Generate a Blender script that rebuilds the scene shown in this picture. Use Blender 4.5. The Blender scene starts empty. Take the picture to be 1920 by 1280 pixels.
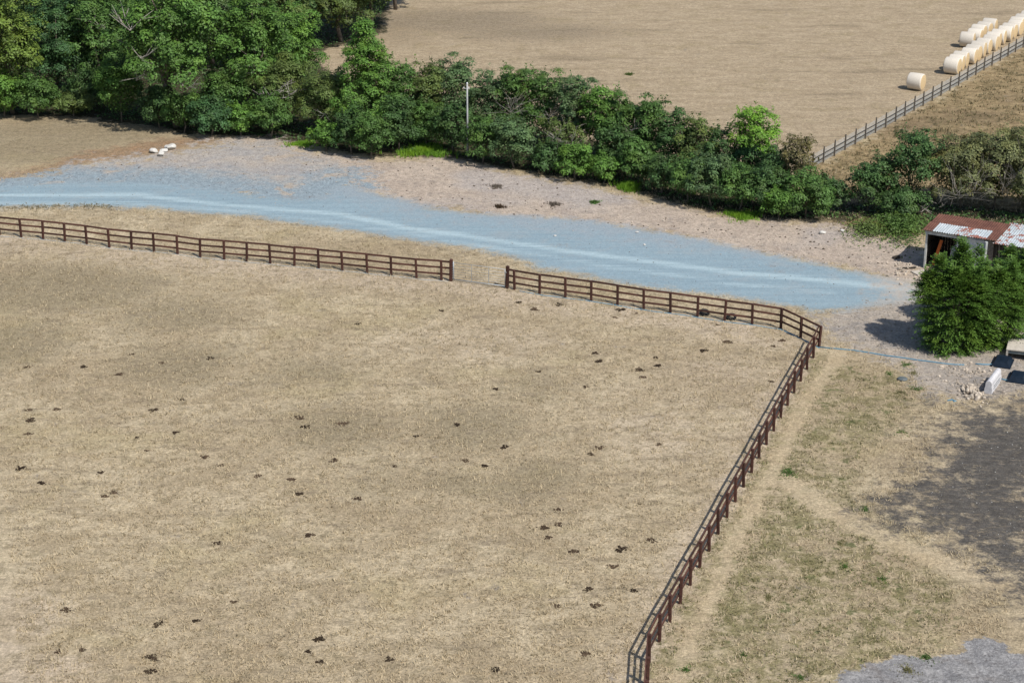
import bpy, math, random
import numpy as np
from mathutils import Vector, Matrix, Euler
rad = math.radians
S = bpy.context.scene
COL = S.collection

# ------------------------------------------------------------------ camera
CAM_H, FPX, PITCH = 42.0, 3700.0, rad(21.2)
cam = bpy.data.cameras.new('camera'); cam_o = bpy.data.objects.new('camera', cam); COL.objects.link(cam_o)
cam_o.location = (0, 0, CAM_H); cam_o.rotation_euler = (math.pi/2 - PITCH, 0, 0)
cam.sensor_width = 36; cam.lens = 36*FPX/1920; cam.clip_start = 1; cam.clip_end = 5000
S.camera = cam_o
# ------------------------------------------------------------------ sky and sun
SUN_EL = rad(51); SUN_AZ = math.atan2(.67, -.76)          # from +Y clockwise: behind the camera, to the right
w = bpy.data.worlds.new('World'); S.world = w; w.use_nodes = True
sky = w.node_tree.nodes.new('ShaderNodeTexSky'); sky.sky_type = 'NISHITA'; sky.sun_disc = False
sky.sun_elevation = SUN_EL; sky.sun_rotation = SUN_AZ
bg = w.node_tree.nodes['Background']; bg.inputs[1].default_value = .10
w.node_tree.links.new(sky.outputs[0], bg.inputs[0])
sun = bpy.data.lights.new('sun', 'SUN'); sun.energy = 4.2; sun.angle = rad(.53); sun.color = (1, .95, .87)
sun_o = bpy.data.objects.new('sun', sun); COL.objects.link(sun_o)
sd = Vector((math.sin(SUN_AZ)*math.cos(SUN_EL), math.cos(SUN_AZ)*math.cos(SUN_EL), math.sin(SUN_EL)))
sun_o.rotation_euler = sd.to_track_quat('Z', 'Y').to_euler(); sun_o.location = (40, 20, 80)
V = S.view_settings; V.view_transform = 'Standard'; V.look = 'None'; V.gamma = 1; V.exposure = .12; V.use_curve_mapping = False

S.cycles.max_bounces = 5; S.cycles.diffuse_bounces = 3; S.cycles.transmission_bounces = 3; S.cycles.transparent_max_bounces = 4
# ------------------------------------------------------------------ helpers
CP, SP = math.cos(PITCH), math.sin(PITCH)
def G(px, py, z=0.0):
    """point of the plane at height z that shows at photograph pixel (px,py)"""
    a = (px-960)/FPX; b = -(py-640)/FPX
    d = Vector((a, CP + b*SP, -SP + b*CP)); t = (z-CAM_H)/d.z
    return Vector((d.x*t, d.y*t, z))
def Gxy(pts): return np.array([G(x, y)[:2] for x, y in pts])

def tag(o, label=None, cat=None, group=None, kind=None):
    if label: o['label'] = label
    if cat: o['category'] = cat
    if group: o['group'] = group
    if kind: o['kind'] = kind
    return o
def empty(name, loc, rz=0, label=None, cat=None, group=None):
    o = bpy.data.objects.new(name, None); COL.objects.link(o); o.location = loc; o.rotation_euler = (0, 0, rz)
    o.empty_display_size = .2
    return tag(o, label, cat, group)
def link(name, me, parent=None, loc=None, rot=None, scale=None):
    o = bpy.data.objects.new(name, me); COL.objects.link(o)
    if parent: o.parent = parent
    if loc is not None: o.location = loc
    if rot is not None: o.rotation_euler = rot
    if scale is not None: o.scale = scale
    return o
def np_mesh(name, verts, faces_idx, n_per, mats, face_attr=None, vert_attr=None, mat_idx=None, smooth=False):
    """verts (n,3), faces_idx flat index array, n_per verts for each face (int)"""
    me = bpy.data.meshes.new(name); nv = len(verts); nf = len(faces_idx)//n_per
    me.vertices.add(nv); me.vertices.foreach_set('co', np.asarray(verts, np.float32).ravel())
    me.loops.add(len(faces_idx)); me.loops.foreach_set('vertex_index', np.asarray(faces_idx, np.int32))
    me.polygons.add(nf); me.polygons.foreach_set('loop_start', np.arange(0, nf*n_per, n_per, dtype=np.int32))
    if mat_idx is not None: me.polygons.foreach_set('material_index', np.asarray(mat_idx, np.int32))
    if smooth: me.polygons.foreach_set('use_smooth', np.ones(nf, bool))
    me.update(calc_edges=True)
    for m in (mats if isinstance(mats, (list, tuple)) else [mats]): me.materials.append(m)
    for k, a in (face_attr or {}).items():
        at = me.attributes.new(k, 'FLOAT', 'FACE'); at.data.foreach_set('value', np.asarray(a, np.float32))
    for k, a in (vert_attr or {}).items():
        at = me.attributes.new(k, 'FLOAT', 'POINT'); at.data.foreach_set('value', np.asarray(a, np.float32))
    return me
class MB:
    def __init__(s): s.v = []; s.f = []; s.sm = []
    def add(s, vs, fs, sm=False):
        o = len(s.v); s.v += [tuple(v) for v in vs]; s.f += [[i+o for i in f] for f in fs]; s.sm += [sm]*len(fs); return s
    def box(s, c, size, rot=None, bev=0.0, taper=1.0):
        x, y, z = [k/2 for k in size]; M = rot.to_matrix() if rot else Matrix.Identity(3); c = Vector(c)
        if bev <= 0:
            vs = [(-x, -y, -z), (x, -y, -z), (x, y, -z), (-x, y, -z), (-x*taper, -y*taper, z), (x*taper, -y*taper, z), (x*taper, y*taper, z), (-x*taper, y*taper, z)]
            fs = [(0, 3, 2, 1), (4, 5, 6, 7), (0, 1, 5, 4), (1, 2, 6, 5), (2, 3, 7, 6), (3, 0, 4, 7)]
        else:
            b = bev; vs = []
            for zz, k in ((-z, b), (-z+b, 0), (z-b, 0), (z, b)):
                t = taper if zz > 0 else 1
                X, Y = x*t-k, y*t-k; q = b*.6 if k == 0 else b*.4
                vs += [(-X+q, -Y, zz), (X-q, -Y, zz), (X, -Y+q, zz), (X, Y-q, zz), (X-q, Y, zz), (-X+q, Y, zz), (-X, Y-q, zz), (-X, -Y+q, zz)]
            fs = [tuple(range(7, -1, -1)), tuple(range(24, 32))]
            for r in range(3):
                for i in range(8): j = (i+1) % 8; fs.append((r*8+i, r*8+j, r*8+8+j, r*8+8+i))
        return s.add([c + M @ Vector(v) for v in vs], fs)
    def bar(s, a, b, wd, ht, up=(0, 0, 1)):
        a = Vector(a); b = Vector(b); d = (b-a); L = d.length; d.normalize(); up = Vector(up)
        sx = d.cross(up).normalized(); uz = sx.cross(d).normalized()
        vs = []
        for p in (a, b):
            for i, j in ((-1, -1), (1, -1), (1, 1), (-1, 1)): vs.append(p + sx*i*wd/2 + uz*j*ht/2)
        return s.add(vs, [(0, 1, 2, 3), (7, 6, 5, 4), (0, 4, 5, 1), (1, 5, 6, 2), (2, 6, 7, 3), (3, 7, 4, 0)])
    def tube(s, pts, r, n=6, cap=True):
        pts = [Vector(p) for p in pts]; rs = r if isinstance(r, (list, tuple)) else [r]*len(pts); vs = []; fs = []
        for i, p in enumerate(pts):
            d = (pts[min(i+1, len(pts)-1)] - pts[max(i-1, 0)]).normalized()
            a = d.cross(Vector((0, 0, 1)) if abs(d.z) < .9 else Vector((1, 0, 0))).normalized(); b = d.cross(a)
            for k in range(n):
                t = 2*math.pi*k/n; vs.append(p + (a*math.cos(t)+b*math.sin(t))*rs[i])
        for i in range(len(pts)-1):
            for k in range(n): j = (k+1) % n; fs.append((i*n+k, i*n+j, i*n+n+j, i*n+n+k))
        if cap: fs.append(tuple(range(n-1, -1, -1))); fs.append(tuple(range((len(pts)-1)*n, len(pts)*n)))
        return s.add(vs, fs, True)
    def lathe(s, prof, n=16, c=(0, 0, 0), axis='Z', capt=True):
        vs = []; fs = []; c = Vector(c)
        for r, z in prof:
            for k in range(n):
                t = 2*math.pi*k/n; v = Vector((r*math.cos(t), r*math.sin(t), z))
                if axis == 'X': v = Vector((v.z, v.x, v.y))
                vs.append(c+v)
        for i in range(len(prof)-1):
            for k in range(n): j = (k+1) % n; fs.append((i*n+k, i*n+j, i*n+n+j, i*n+n+k))
        if capt: fs.append(tuple(range(n-1, -1, -1))); fs.append(tuple(range((len(prof)-1)*n, len(prof)*n)))
        return s.add(vs, fs, True)
    def mesh(s, name, mat):
        me = bpy.data.meshes.new(name); me.from_pydata(s.v, [], s.f); me.polygons.foreach_set('use_smooth', s.sm)
        me.materials.append(mat); me.update(); return me
    def build(s, name, mat, parent=None, loc=None, rot=None): return link(name, s.mesh(name, mat), parent, loc, rot)

# ------------------------------------------------------------------ materials
class NT:
    def __init__(s, name):
        s.m = bpy.data.materials.new(name); s.m.use_nodes = True; s.t = s.m.node_tree; s.p = s.t.nodes['Principled BSDF']
        s.p.inputs['Roughness'].default_value = .85; s.p.inputs['Specular IOR Level'].default_value = .25
    def n(s, ty, **kw):
        o = s.t.nodes.new(ty)
        for k, v in kw.items(): setattr(o, k, v)
        return o
    def l(s, a, b): s.t.links.new(a, b)
    def setv(s, sock, v):
        if hasattr(v, 'is_output') or isinstance(v, bpy.types.NodeSocket): s.l(v, sock)
        else: sock.default_value = v
    def coord(s, kind='Object', scale=(1, 1, 1), rotz=0):
        tc = s.n('ShaderNodeTexCoord'); mp = s.n('ShaderNodeMapping'); mp.inputs['Scale'].default_value = scale
        mp.inputs['Rotation'].default_value = (0, 0, rotz)
        s.l(tc.outputs[kind], mp.inputs['Vector']); return mp.outputs[0]
    def noise(s, vec, scale, detail=4, rough=.6, dist=0):
        o = s.n('ShaderNodeTexNoise'); s.l(vec, o.inputs['Vector']); o.inputs['Scale'].default_value = scale
        o.inputs['Detail'].default_value = detail; o.inputs['Roughness'].default_value = rough; o.inputs['Distortion'].default_value = dist
        return o.outputs['Fac']
    def math(s, op, a, b=0.0, clamp=False):
        o = s.n('ShaderNodeMath', operation=op, use_clamp=clamp); s.setv(o.inputs[0], a); s.setv(o.inputs[1], b); return o.outputs[0]
    def ss(s, v, lo, hi, t0=0.0, t1=1.0):
        o = s.n('ShaderNodeMapRange', interpolation_type='SMOOTHSTEP'); s.setv(o.inputs[0], v)
        for i, x in enumerate((lo, hi, t0, t1)): o.inputs[i+1].default_value = x
        return o.outputs[0]
    def mix(s, f, a, b, mode='MIX'):
        o = s.n('ShaderNodeMix', data_type='RGBA', blend_type=mode); s.setv(o.inputs[0], f)
        for sock, v in ((o.inputs[6], a), (o.inputs[7], b)):
            if isinstance(v, tuple): sock.default_value = (*v, 1)
            else: s.l(v, sock)
        return o.outputs[2]
    def attr(s, name): o = s.n('ShaderNodeAttribute', attribute_name=name); return o.outputs['Fac']
    def bump(s, h, st=.5, dist=.05):
        o = s.n('ShaderNodeBump'); o.inputs['Strength'].default_value = st; o.inputs['Distance'].default_value = dist
        s.l(h, o.inputs['Height']); s.l(o.outputs[0], s.p.inputs['Normal'])
    def col(s, c):
        if isinstance(c, tuple): s.p.inputs['Base Color'].default_value = (*c, 1)
        else: s.l(c, s.p.inputs['Base Color'])
def simple(name, c1, c2, scale=6, rough=.85, bump=.3, spec=.25, stretch=(1, 1, 1), metal=0, rnd=0):
    k = NT(name); v = k.coord('Object', stretch); nz = k.noise(v, scale, 5, .65)
    c = k.mix(k.ss(nz, .3, .7), c1, c2)
    if rnd:
        oi = k.n('ShaderNodeObjectInfo'); hs = k.n('ShaderNodeHueSaturation'); k.l(c, hs.inputs['Color'])
        k.l(k.ss(oi.outputs['Random'], 0, 1, 1-rnd, 1+rnd), hs.inputs['Value']); c = hs.outputs[0]
    k.col(c); k.p.inputs['Roughness'].default_value = rough; k.p.inputs['Specular IOR Level'].default_value = spec
    k.p.inputs['Metallic'].default_value = metal
    if bump: k.bump(nz, bump, .02)
    return k.m

# ---- ground: one material for the whole sheet, its zones held in vertex fields (signed distances)
def ground_material():
    k = NT('ground'); v = k.coord('Object')
    def con(x, lo=.32, hi=.68): return k.ss(x, lo, hi)
    big = k.noise(v, .055, 3, .6); mid = k.noise(v, .33, 4, .7, .5); med = k.noise(v, 1.2, 4, .75, .3)
    f1 = con(k.noise(k.coord('Object', (1, .8, 1)), 2.3, 4, .85), .36, .64); f2 = con(k.noise(v, 7.0, 4, .85), .38, .62); vf = f2
    fine = k.noise(v, 5.0, 3, .8)
    edge = k.math('ADD', k.math('MULTIPLY', con(k.noise(v, .9, 6, .8), .3, .7), .72), k.math('MULTIPLY', con(k.noise(v, .2, 3, .6), .3, .7), .28))
    def mask(name, amp=.55, e=.12):
        a = k.math('ADD', k.attr(name), k.math('MULTIPLY', k.math('SUBTRACT', edge, .5), amp)); return k.ss(a, .5-e, .5+e)
    streak = k.noise(k.coord('Object', (.35, 1.3, 1), rad(-6)), .8, 4, .8)
    # dry grass: straw, greyer thatch, bleached and yellowish patches
    c = k.mix(con(mid), (.445, .366, .255), (.610, .520, .378))
    c = k.mix(k.ss(big, .46, .66, 0, .5), c, (.395, .315, .215))
    c = k.mix(k.ss(k.noise(v, .12, 5, .7), .52, .66, 0, .5), c, (.500, .425, .260))
    c = k.mix(k.math('MULTIPLY', k.ss(k.math('ADD', k.attr('thatch'), k.math('MULTIPLY', k.math('SUBTRACT', mid, .5), 1.1)), .25, .85), .72), c, (.288, .243, .166))
    c = k.mix(k.math('MULTIPLY', k.ss(k.attr('worn'), .2, .9), k.ss(mid, .35, .6, .3, .9)), c, (.600, .505, .405))
    c = k.mix(k.ss(med, .52, .66, 0, .62), c, (.290, .245, .160))
    c = k.mix(k.ss(streak, .52, .66, 0, .6), c, (.285, .235, .172))
    hay = mask('hay')
    hs = k.noise(k.coord('Object', (.4, 1.0, 1), rad(-8)), .9, 5, .85)
    hc = k.mix(con(hs, .34, .66), (.395, .318, .225), (.520, .430, .315))
    hc = k.mix(k.ss(mid, .52, .68, 0, .5), hc, (.350, .290, .180))
    hc = k.mix(k.ss(k.noise(k.coord('Object', (.06, .35, 1), rad(-3)), 1, 4, .6), .56, .68, 0, .6), hc, (.270, .220, .155))
    hc = k.mix(k.math('MULTIPLY', k.ss(k.math('ADD', k.attr('thatch'), k.math('MULTIPLY', k.math('SUBTRACT', hs, .5), 1.3)), .25, .85), .6), hc, (.245, .205, .155))
    hc = k.mix(k.ss(med, .55, .68, 0, .4), hc, (.29, .24, .15))
    c = k.mix(hay, c, hc)
    rough = mask('rough')
    rc = k.mix(con(med, .36, .64), (.430, .335, .200), (.285, .215, .125))
    rc = k.mix(k.ss(mid, .50, .66, 0, .7), rc, (.205, .165, .092)); rc = k.mix(k.ss(big, .5, .62, 0, .5), rc, (.24, .18, .12))
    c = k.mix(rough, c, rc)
    # green flush in the right-hand grass
    right = mask('green', .5, .3)
    gm = k.math('MULTIPLY', right, k.ss(k.math('ADD', k.math('MULTIPLY', med, .5), k.math('MULTIPLY', mid, .5)), .43, .57, 0, .75))
    c = k.mix(gm, c, (.225, .205, .100))
    gs = k.ss(k.noise(v, .8, 3, .7), .58, .68, 0, .8)
    c = k.mix(k.math('MULTIPLY', gs, right), c, (.125, .150, .062))
    c = k.mix(k.math('MULTIPLY', mask('pale', .7, .35), .8), c, k.mix(con(mid), (.54, .44, .30), (.62, .52, .375)))
    c = k.mix(1.0, c, (.838, .815, .765), 'MULTIPLY')
    # brown leaf bank and the soil below trees
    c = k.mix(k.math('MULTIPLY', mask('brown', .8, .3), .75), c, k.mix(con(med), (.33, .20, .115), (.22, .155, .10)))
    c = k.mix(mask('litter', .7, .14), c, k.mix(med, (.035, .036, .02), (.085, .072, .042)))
    # bare dirt with stones, gravel, road
    dirt = mask('dirt', .8, .2)
    dc = k.mix(con(mid), (.42, .345, .28), (.50, .415, .335)); dc = k.mix(k.ss(med, .5, .66, 0, .7), dc, (.305, .265, .23))
    dc = k.mix(k.ss(fine, .58, .66, 0, .5), dc, (.20, .165, .135)); dc = k.mix(k.ss(big, .5, .6, 0, .5), dc, (.37, .35, .345))
    c = k.mix(dirt, c, dc)
    yard = mask('yard', .9, .25)
    yc = k.mix(con(med), (.31, .28, .25), (.44, .375, .305)); yc = k.mix(k.ss(fine, .57, .64, 0, .6), yc, (.48, .42, .35)); yc = k.mix(k.ss(mid, .52, .66, 0, .6), yc, (.24, .225, .215))
    c = k.mix(yard, c, yc)
    grey = mask('grey', 1.0, .2)
    gc = k.mix(con(mid), (.35, .335, .325), (.43, .38, .33)); gc = k.mix(k.math('MULTIPLY', k.ss(k.math('ADD', k.attr('roadnear'), k.math('MULTIPLY', k.math('SUBTRACT', edge, .5), .55)), .15, .85), .9), gc, (.255, .325, .370))
    gc = k.mix(k.ss(fine, .58, .68, 0, .4), gc, (.19, .18, .175)); gc = k.mix(k.ss(k.noise(v, .22, 4, .7, .5), .56, .64, 0, .7), gc, (.44, .36, .28))
    c = k.mix(grey, c, gc)
    road = mask('road', .46, .24)
    al = k.noise(k.coord('Object', (.07, 1.5, 1), rad(10)), 1.1, 4, .75)
    rd = k.mix(con(al, .3, .7), (.215, .298, .348), (.255, .342, .390)); rd = k.mix(k.ss(fine, .54, .68, 0, .35), rd, (.215, .255, .285)); rd = k.mix(k.ss(f2, .75, 1, 0, .2), rd, (.40, .43, .44))
    rd = k.mix(k.ss(mid, .52, .68, 0, .5), rd, (.285, .325, .345))
    tn = k.math('ADD', k.attr('track'), k.math('MULTIPLY', k.math('SUBTRACT', con(al, .3, .7), .6), .45))
    rd = k.mix(k.math('MULTIPLY', k.ss(k.math('ADD', k.attr('upper'), k.math('MULTIPLY', k.math('SUBTRACT', edge, .5), .7)), .15, .95), .75), rd, k.mix(f2, (.255, .295, .325), (.305, .340, .365)))
    rd = k.mix(k.ss(tn, .15, .95, 0, .72), rd, (.395, .505, .545))
    rd = k.mix(mask('roadend', .8, .4), rd, (.42, .375, .325))
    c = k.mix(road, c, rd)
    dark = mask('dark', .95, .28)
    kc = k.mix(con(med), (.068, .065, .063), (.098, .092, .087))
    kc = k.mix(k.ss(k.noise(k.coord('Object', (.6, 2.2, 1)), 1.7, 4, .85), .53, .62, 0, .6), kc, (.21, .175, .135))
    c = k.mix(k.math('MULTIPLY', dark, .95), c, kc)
    slab = mask('slab', .5, .06)
    sc = k.mix(con(med), (.222, .218, .220), (.325, .315, .308)); sc = k.mix(k.ss(fine, .55, .66, 0, .7), sc, (.12, .11, .11)); sc = k.mix(k.ss(mid, .52, .66, 0, .5), sc, (.20, .17, .15))
    c = k.mix(slab, c, sc)
    # grain of stalks and grit: light and dark flecks
    smooth = k.math('MULTIPLY', road, .8)
    sp = k.math('ADD', k.math('ADD', k.math('MULTIPLY', f1, .42), k.math('MULTIPLY', f2, .36)), k.math('MULTIPLY', vf, .22))
    amp = k.math('SUBTRACT', .72, k.math('MULTIPLY', smooth, .6))
    f = k.math('ADD', 1.0, k.math('MULTIPLY', k.math('SUBTRACT', sp, .5), amp))
    mulc = k.n('ShaderNodeCombineColor'); [k.l(f, mulc.inputs[i]) for i in range(3)]
    c = k.mix(1.0, c, mulc.outputs[0], 'MULTIPLY')
    k.col(c); k.p.inputs['Roughness'].default_value = .95; k.p.inputs['Specular IOR Level'].default_value = .1
    k.bump(k.math('MULTIPLY', sp, k.math('SUBTRACT', 1.0, smooth)), .55, .08); return k.m
M = {}
M['ground'] = ground_material()
def leaf_mat(name, c, var=.62, trans=.14, warm=None, tint=(1.7, 1.35, .9)):
    k = NT(name); r = k.attr('rnd'); lo = tuple(x*(1-var) for x in c); hi = tuple(x*(1+var) for x in c)
    cc = k.mix(r, lo, hi)
    if warm: cc = k.mix(k.ss(r, .86, .93), cc, warm)
    v = k.coord('Object'); cc = k.mix(k.ss(k.noise(v, .8, 2, .5), .45, .7, 0, .45), cc, tuple(min(1, x*t) for x, t in zip(c, tint)))
    k.col(cc); k.p.inputs['Roughness'].default_value = .6; k.p.inputs['Specular IOR Level'].default_value = .35
    tr = k.n('ShaderNodeBsdfTranslucent'); k.l(cc, tr.inputs[0]); mx = k.n('ShaderNodeMixShader'); mx.inputs[0].default_value = trans
    k.l(k.p.outputs[0], mx.inputs[1]); k.l(tr.outputs[0], mx.inputs[2]); k.l(mx.outputs[0], k.t.nodes['Material Output'].inputs[0]); return k.m
LEAF = dict(mid=(.072, .148, .032), dark=(.054, .112, .032), bright=(.098, .205, .034), olive=(.096, .142, .036), grey=(.090, .156, .060),
            yellow=(.115, .180, .032), blue=(.052, .122, .042), red=(.140, .130, .055), willow=(.140, .160, .064), ash=(.082, .172, .032), vivid=(.12, .25, .026))
for n_, c_ in LEAF.items(): M['leaf_'+n_] = leaf_mat('leaf_'+n_, c_, warm=(.20, .15, .07) if n_ in ('willow', 'red') else None)
M['conifer'] = leaf_mat('conifer_needles', (.084, .165, .026), .7, .16)
M['grass_green'] = leaf_mat('grass_green', (.165, .32, .028), .4, .3)
M['nettle'] = leaf_mat('nettle_leaf', (.085, .155, .035), .5, .25)
M['straw'] = leaf_mat('dry_grass_blade', (.44, .362, .235), .42, .2, tint=(1.15, 1.12, 1.1))
M['straw_green'] = leaf_mat('green_grass_blade', (.185, .175, .078), .5, .2, tint=(1.2, 1.1, 1.0))
M['rough_grass'] = leaf_mat('rough_grass_blade', (.20, .165, .085), .55, .2, tint=(.75, .85, .75))
M['bark'] = simple('bark', (.10, .08, .06), (.20, .17, .14), 5, .9, .5)
M['deadwood'] = simple('dead_wood', (.25, .23, .20), (.40, .37, .33), 6, .9, .3)
M['creosote'] = simple('creosoted_timber', (.040, .018, .014), (.085, .036, .026), 3, .75, .3, .3, (1, 1, 6), rnd=.25)
M['creosote_rail'] = simple('creosoted_rail', (.046, .021, .016), (.115, .050, .036), 3, .75, .3, .3, (.6, 6, 6), rnd=.35)
M['galv'] = simple('galvanised_steel', (.34, .37, .40), (.46, .50, .53), 8, .45, .1, .5, metal=.35)
M['black'] = simple('black_plastic', (.006, .012, .022), (.012, .022, .038), 4, .6, .05, .12)
M['greyplastic'] = simple('grey_plastic', (.09, .11, .115), (.14, .16, .165), 4, .6, .1)
M['concrete'] = simple('white_concrete', (.46, .46, .48), (.62, .61, .62), 5, .9, .4)
M['beigecon'] = simple('beige_concrete', (.42, .38, .32), (.56, .51, .44), 5, .9, .4)
M['hose'] = simple('blue_pipe', (.09, .22, .33), (.16, .32, .42), 9, .5, .1, .4)
M['hose_pale'] = simple('pale_blue_pipe', (.24, .30, .33), (.34, .40, .43), 9, .5, .1, .4)
M['rubber'] = simple('rubber', (.012, .012, .014), (.03, .03, .032), 8, .8, .3)
M['dung'] = simple('dung', (.024, .017, .011), (.090, .062, .040), 9, .95, .6, .1, rnd=.45)
M['stone'] = simple('pale_stone', (.36, .30, .24), (.52, .46, .38), 6, .95, .5, rnd=.3)
M['whitestone'] = simple('white_stone', (.42, .41, .38), (.66, .64, .60), 6, .95, .4)
M['post_grey'] = simple('weathered_post', (.09, .08, .065), (.17, .15, .125), 5, .9, .3, stretch=(1, 1, 5))
M['rail_dark'] = simple('dark_wire', (.03, .032, .034), (.05, .05, .052), 5, .7, .1)
M['netting'] = simple('galvanised_netting', (.44, .47, .47), (.56, .58, .58), 5, .55, 0)
M['pole'] = simple('weathered_pole', (.30, .31, .31), (.44, .45, .45), 4, .85, .3, stretch=(1, 1, .4))
M['porcelain'] = simple('white_porcelain', (.72, .73, .74), (.82, .83, .84), 5, .3, 0, .5)
M['oldtimber'] = simple('old_timber', (.10, .085, .07), (.24, .21, .18), 3, .9, .4, stretch=(4, 4, .7))
M['darktimber'] = simple('dark_timber', (.030, .026, .022), (.075, .062, .05), 3, .9, .4, stretch=(4, 4, .7))
M['greypaint'] = simple('flaking_white_board', (.34, .35, .35), (.60, .60, .58), 3, .85, .4)
M['plasticsheet'] = simple('wrinkled_grey_sheet', (.36, .39, .41), (.56, .58, .60), 2.5, .5, .9, .4)
M['orange'] = simple('orange_board', (.42, .10, .025), (.55, .16, .04), 4, .7, .2)
M['bag'] = simple('white_sack', (.30, .32, .34), (.50, .52, .54), 3, .7, .6)
M['soil_clump'] = simple('soil_clump', (.07, .055, .04), (.15, .12, .09), 9, .95, .6)
def rust_mat():
    k = NT('rusted_sheet'); v = k.coord('Object'); n1 = k.noise(v, 1.6, 5, .65); n2 = k.noise(v, 9, 4, .7)
    c = k.mix(k.ss(n1, .3, .7), (.105, .046, .034), (.175, .080, .056)); c = k.mix(k.ss(n2, .6, .75, 0, .6), c, (.22, .14, .105))
    k.col(c); k.p.inputs['Roughness'].default_value = .8; k.bump(n2, .2, .01); return k.m
def galvr_mat(name, amt):
    k = NT(name); v = k.coord('Object', (1, 1, 1)); n1 = k.noise(v, 1.4, 5, .7, .6); n2 = k.noise(v, 7, 3, .6); con2 = k.ss(k.noise(k.coord('Object', (4, .5, 1)), 1.2, 4, .7), .3, .7)
    c = k.mix(con2, (.36, .41, .43), (.56, .60, .62)); c = k.mix(k.ss(n1, amt, amt+.05, 0, .95), c, (.28, .085, .045))
    k.col(c); k.p.inputs['Roughness'].default_value = .55; k.p.inputs['Metallic'].default_value = .1; return k.m
M['rust'] = rust_mat(); M['galv_rust'] = galvr_mat('galvanised_rusty_sheet', .52); M['galv_clean'] = galvr_mat('galvanised_dull_sheet', .72)
def straw_end():
    k = NT('bale_end'); v = k.coord('Object'); wv = k.n('ShaderNodeTexWave', wave_type='RINGS', rings_direction='X'); k.l(v, wv.inputs['Vector'])
    wv.inputs['Scale'].default_value = 4.5; wv.inputs['Distortion'].default_value = 3; wv.inputs['Detail'].default_value = 3
    nz = k.noise(v, 14, 4, .7); c = k.mix(wv.outputs['Fac'], (.50, .36, .19), (.70, .55, .34)); c = k.mix(k.ss(nz, .55, .7, 0, .5), c, (.36, .22, .09))
    k.col(c); k.bump(nz, .6, .04); return k.m
M['bale_end'] = straw_end()
M['bale_wrap'] = simple('bale_net_wrap', (.54, .49, .415), (.68, .63, .55), 7, .7, .5, .3, (6, 1, 1), rnd=.1)

# ------------------------------------------------------------------ ground sheet
X0, X1, Y0, Y1, ST = -62.0, 62.0, 52.0, 226.0, .4
nx = int(round((X1-X0)/ST))+1; ny = int(round((Y1-Y0)/ST))+1
gx, gy = np.meshgrid(np.linspace(X0, X1, nx), np.linspace(Y0, Y1, ny)); PTS = np.stack([gx.ravel(), gy.ravel()], 1)
def seg_dist(P, A, B):
    d = B-A; t = np.clip(((P-A)@d)/max(1e-9, d@d), 0, 1); return np.hypot(*(P-(A+t[:, None]*d)).T)
def sdf(poly, P=None):
    P = PTS if P is None else P; W = Gxy(poly); out = np.full(len(P), 1e9); ins = np.zeros(len(P), bool)
    for i in range(len(W)):
        A, B = W[i], W[(i+1) % len(W)]; out = np.minimum(out, seg_dist(P, A, B))
        c = (A[1] > P[:, 1]) != (B[1] > P[:, 1])
        with np.errstate(divide='ignore', invalid='ignore'):
            xi = (B[0]-A[0])*(P[:, 1]-A[1])/(B[1]-A[1]+1e-12)+A[0]
        ins ^= c & (P[:, 0] < xi)
    return np.where(ins, out, -out)
def line_d(poly, P=None):
    P = PTS if P is None else P; W = Gxy(poly); out = np.full(len(P), 1e9)
    for i in range(len(W)-1): out = np.minimum(out, seg_dist(P, W[i], W[i+1]))
    return out
FENCE_PX_POLY = [(-400, 410), (-60, 435), (40, 444), (420, 486), (845, 527), (951, 541), (1207, 578), (1464, 615), (1536, 651), (1217, 1241), (1205, 1500), (-400, 1500)]
padd_in = sdf(FENCE_PX_POLY)
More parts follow.
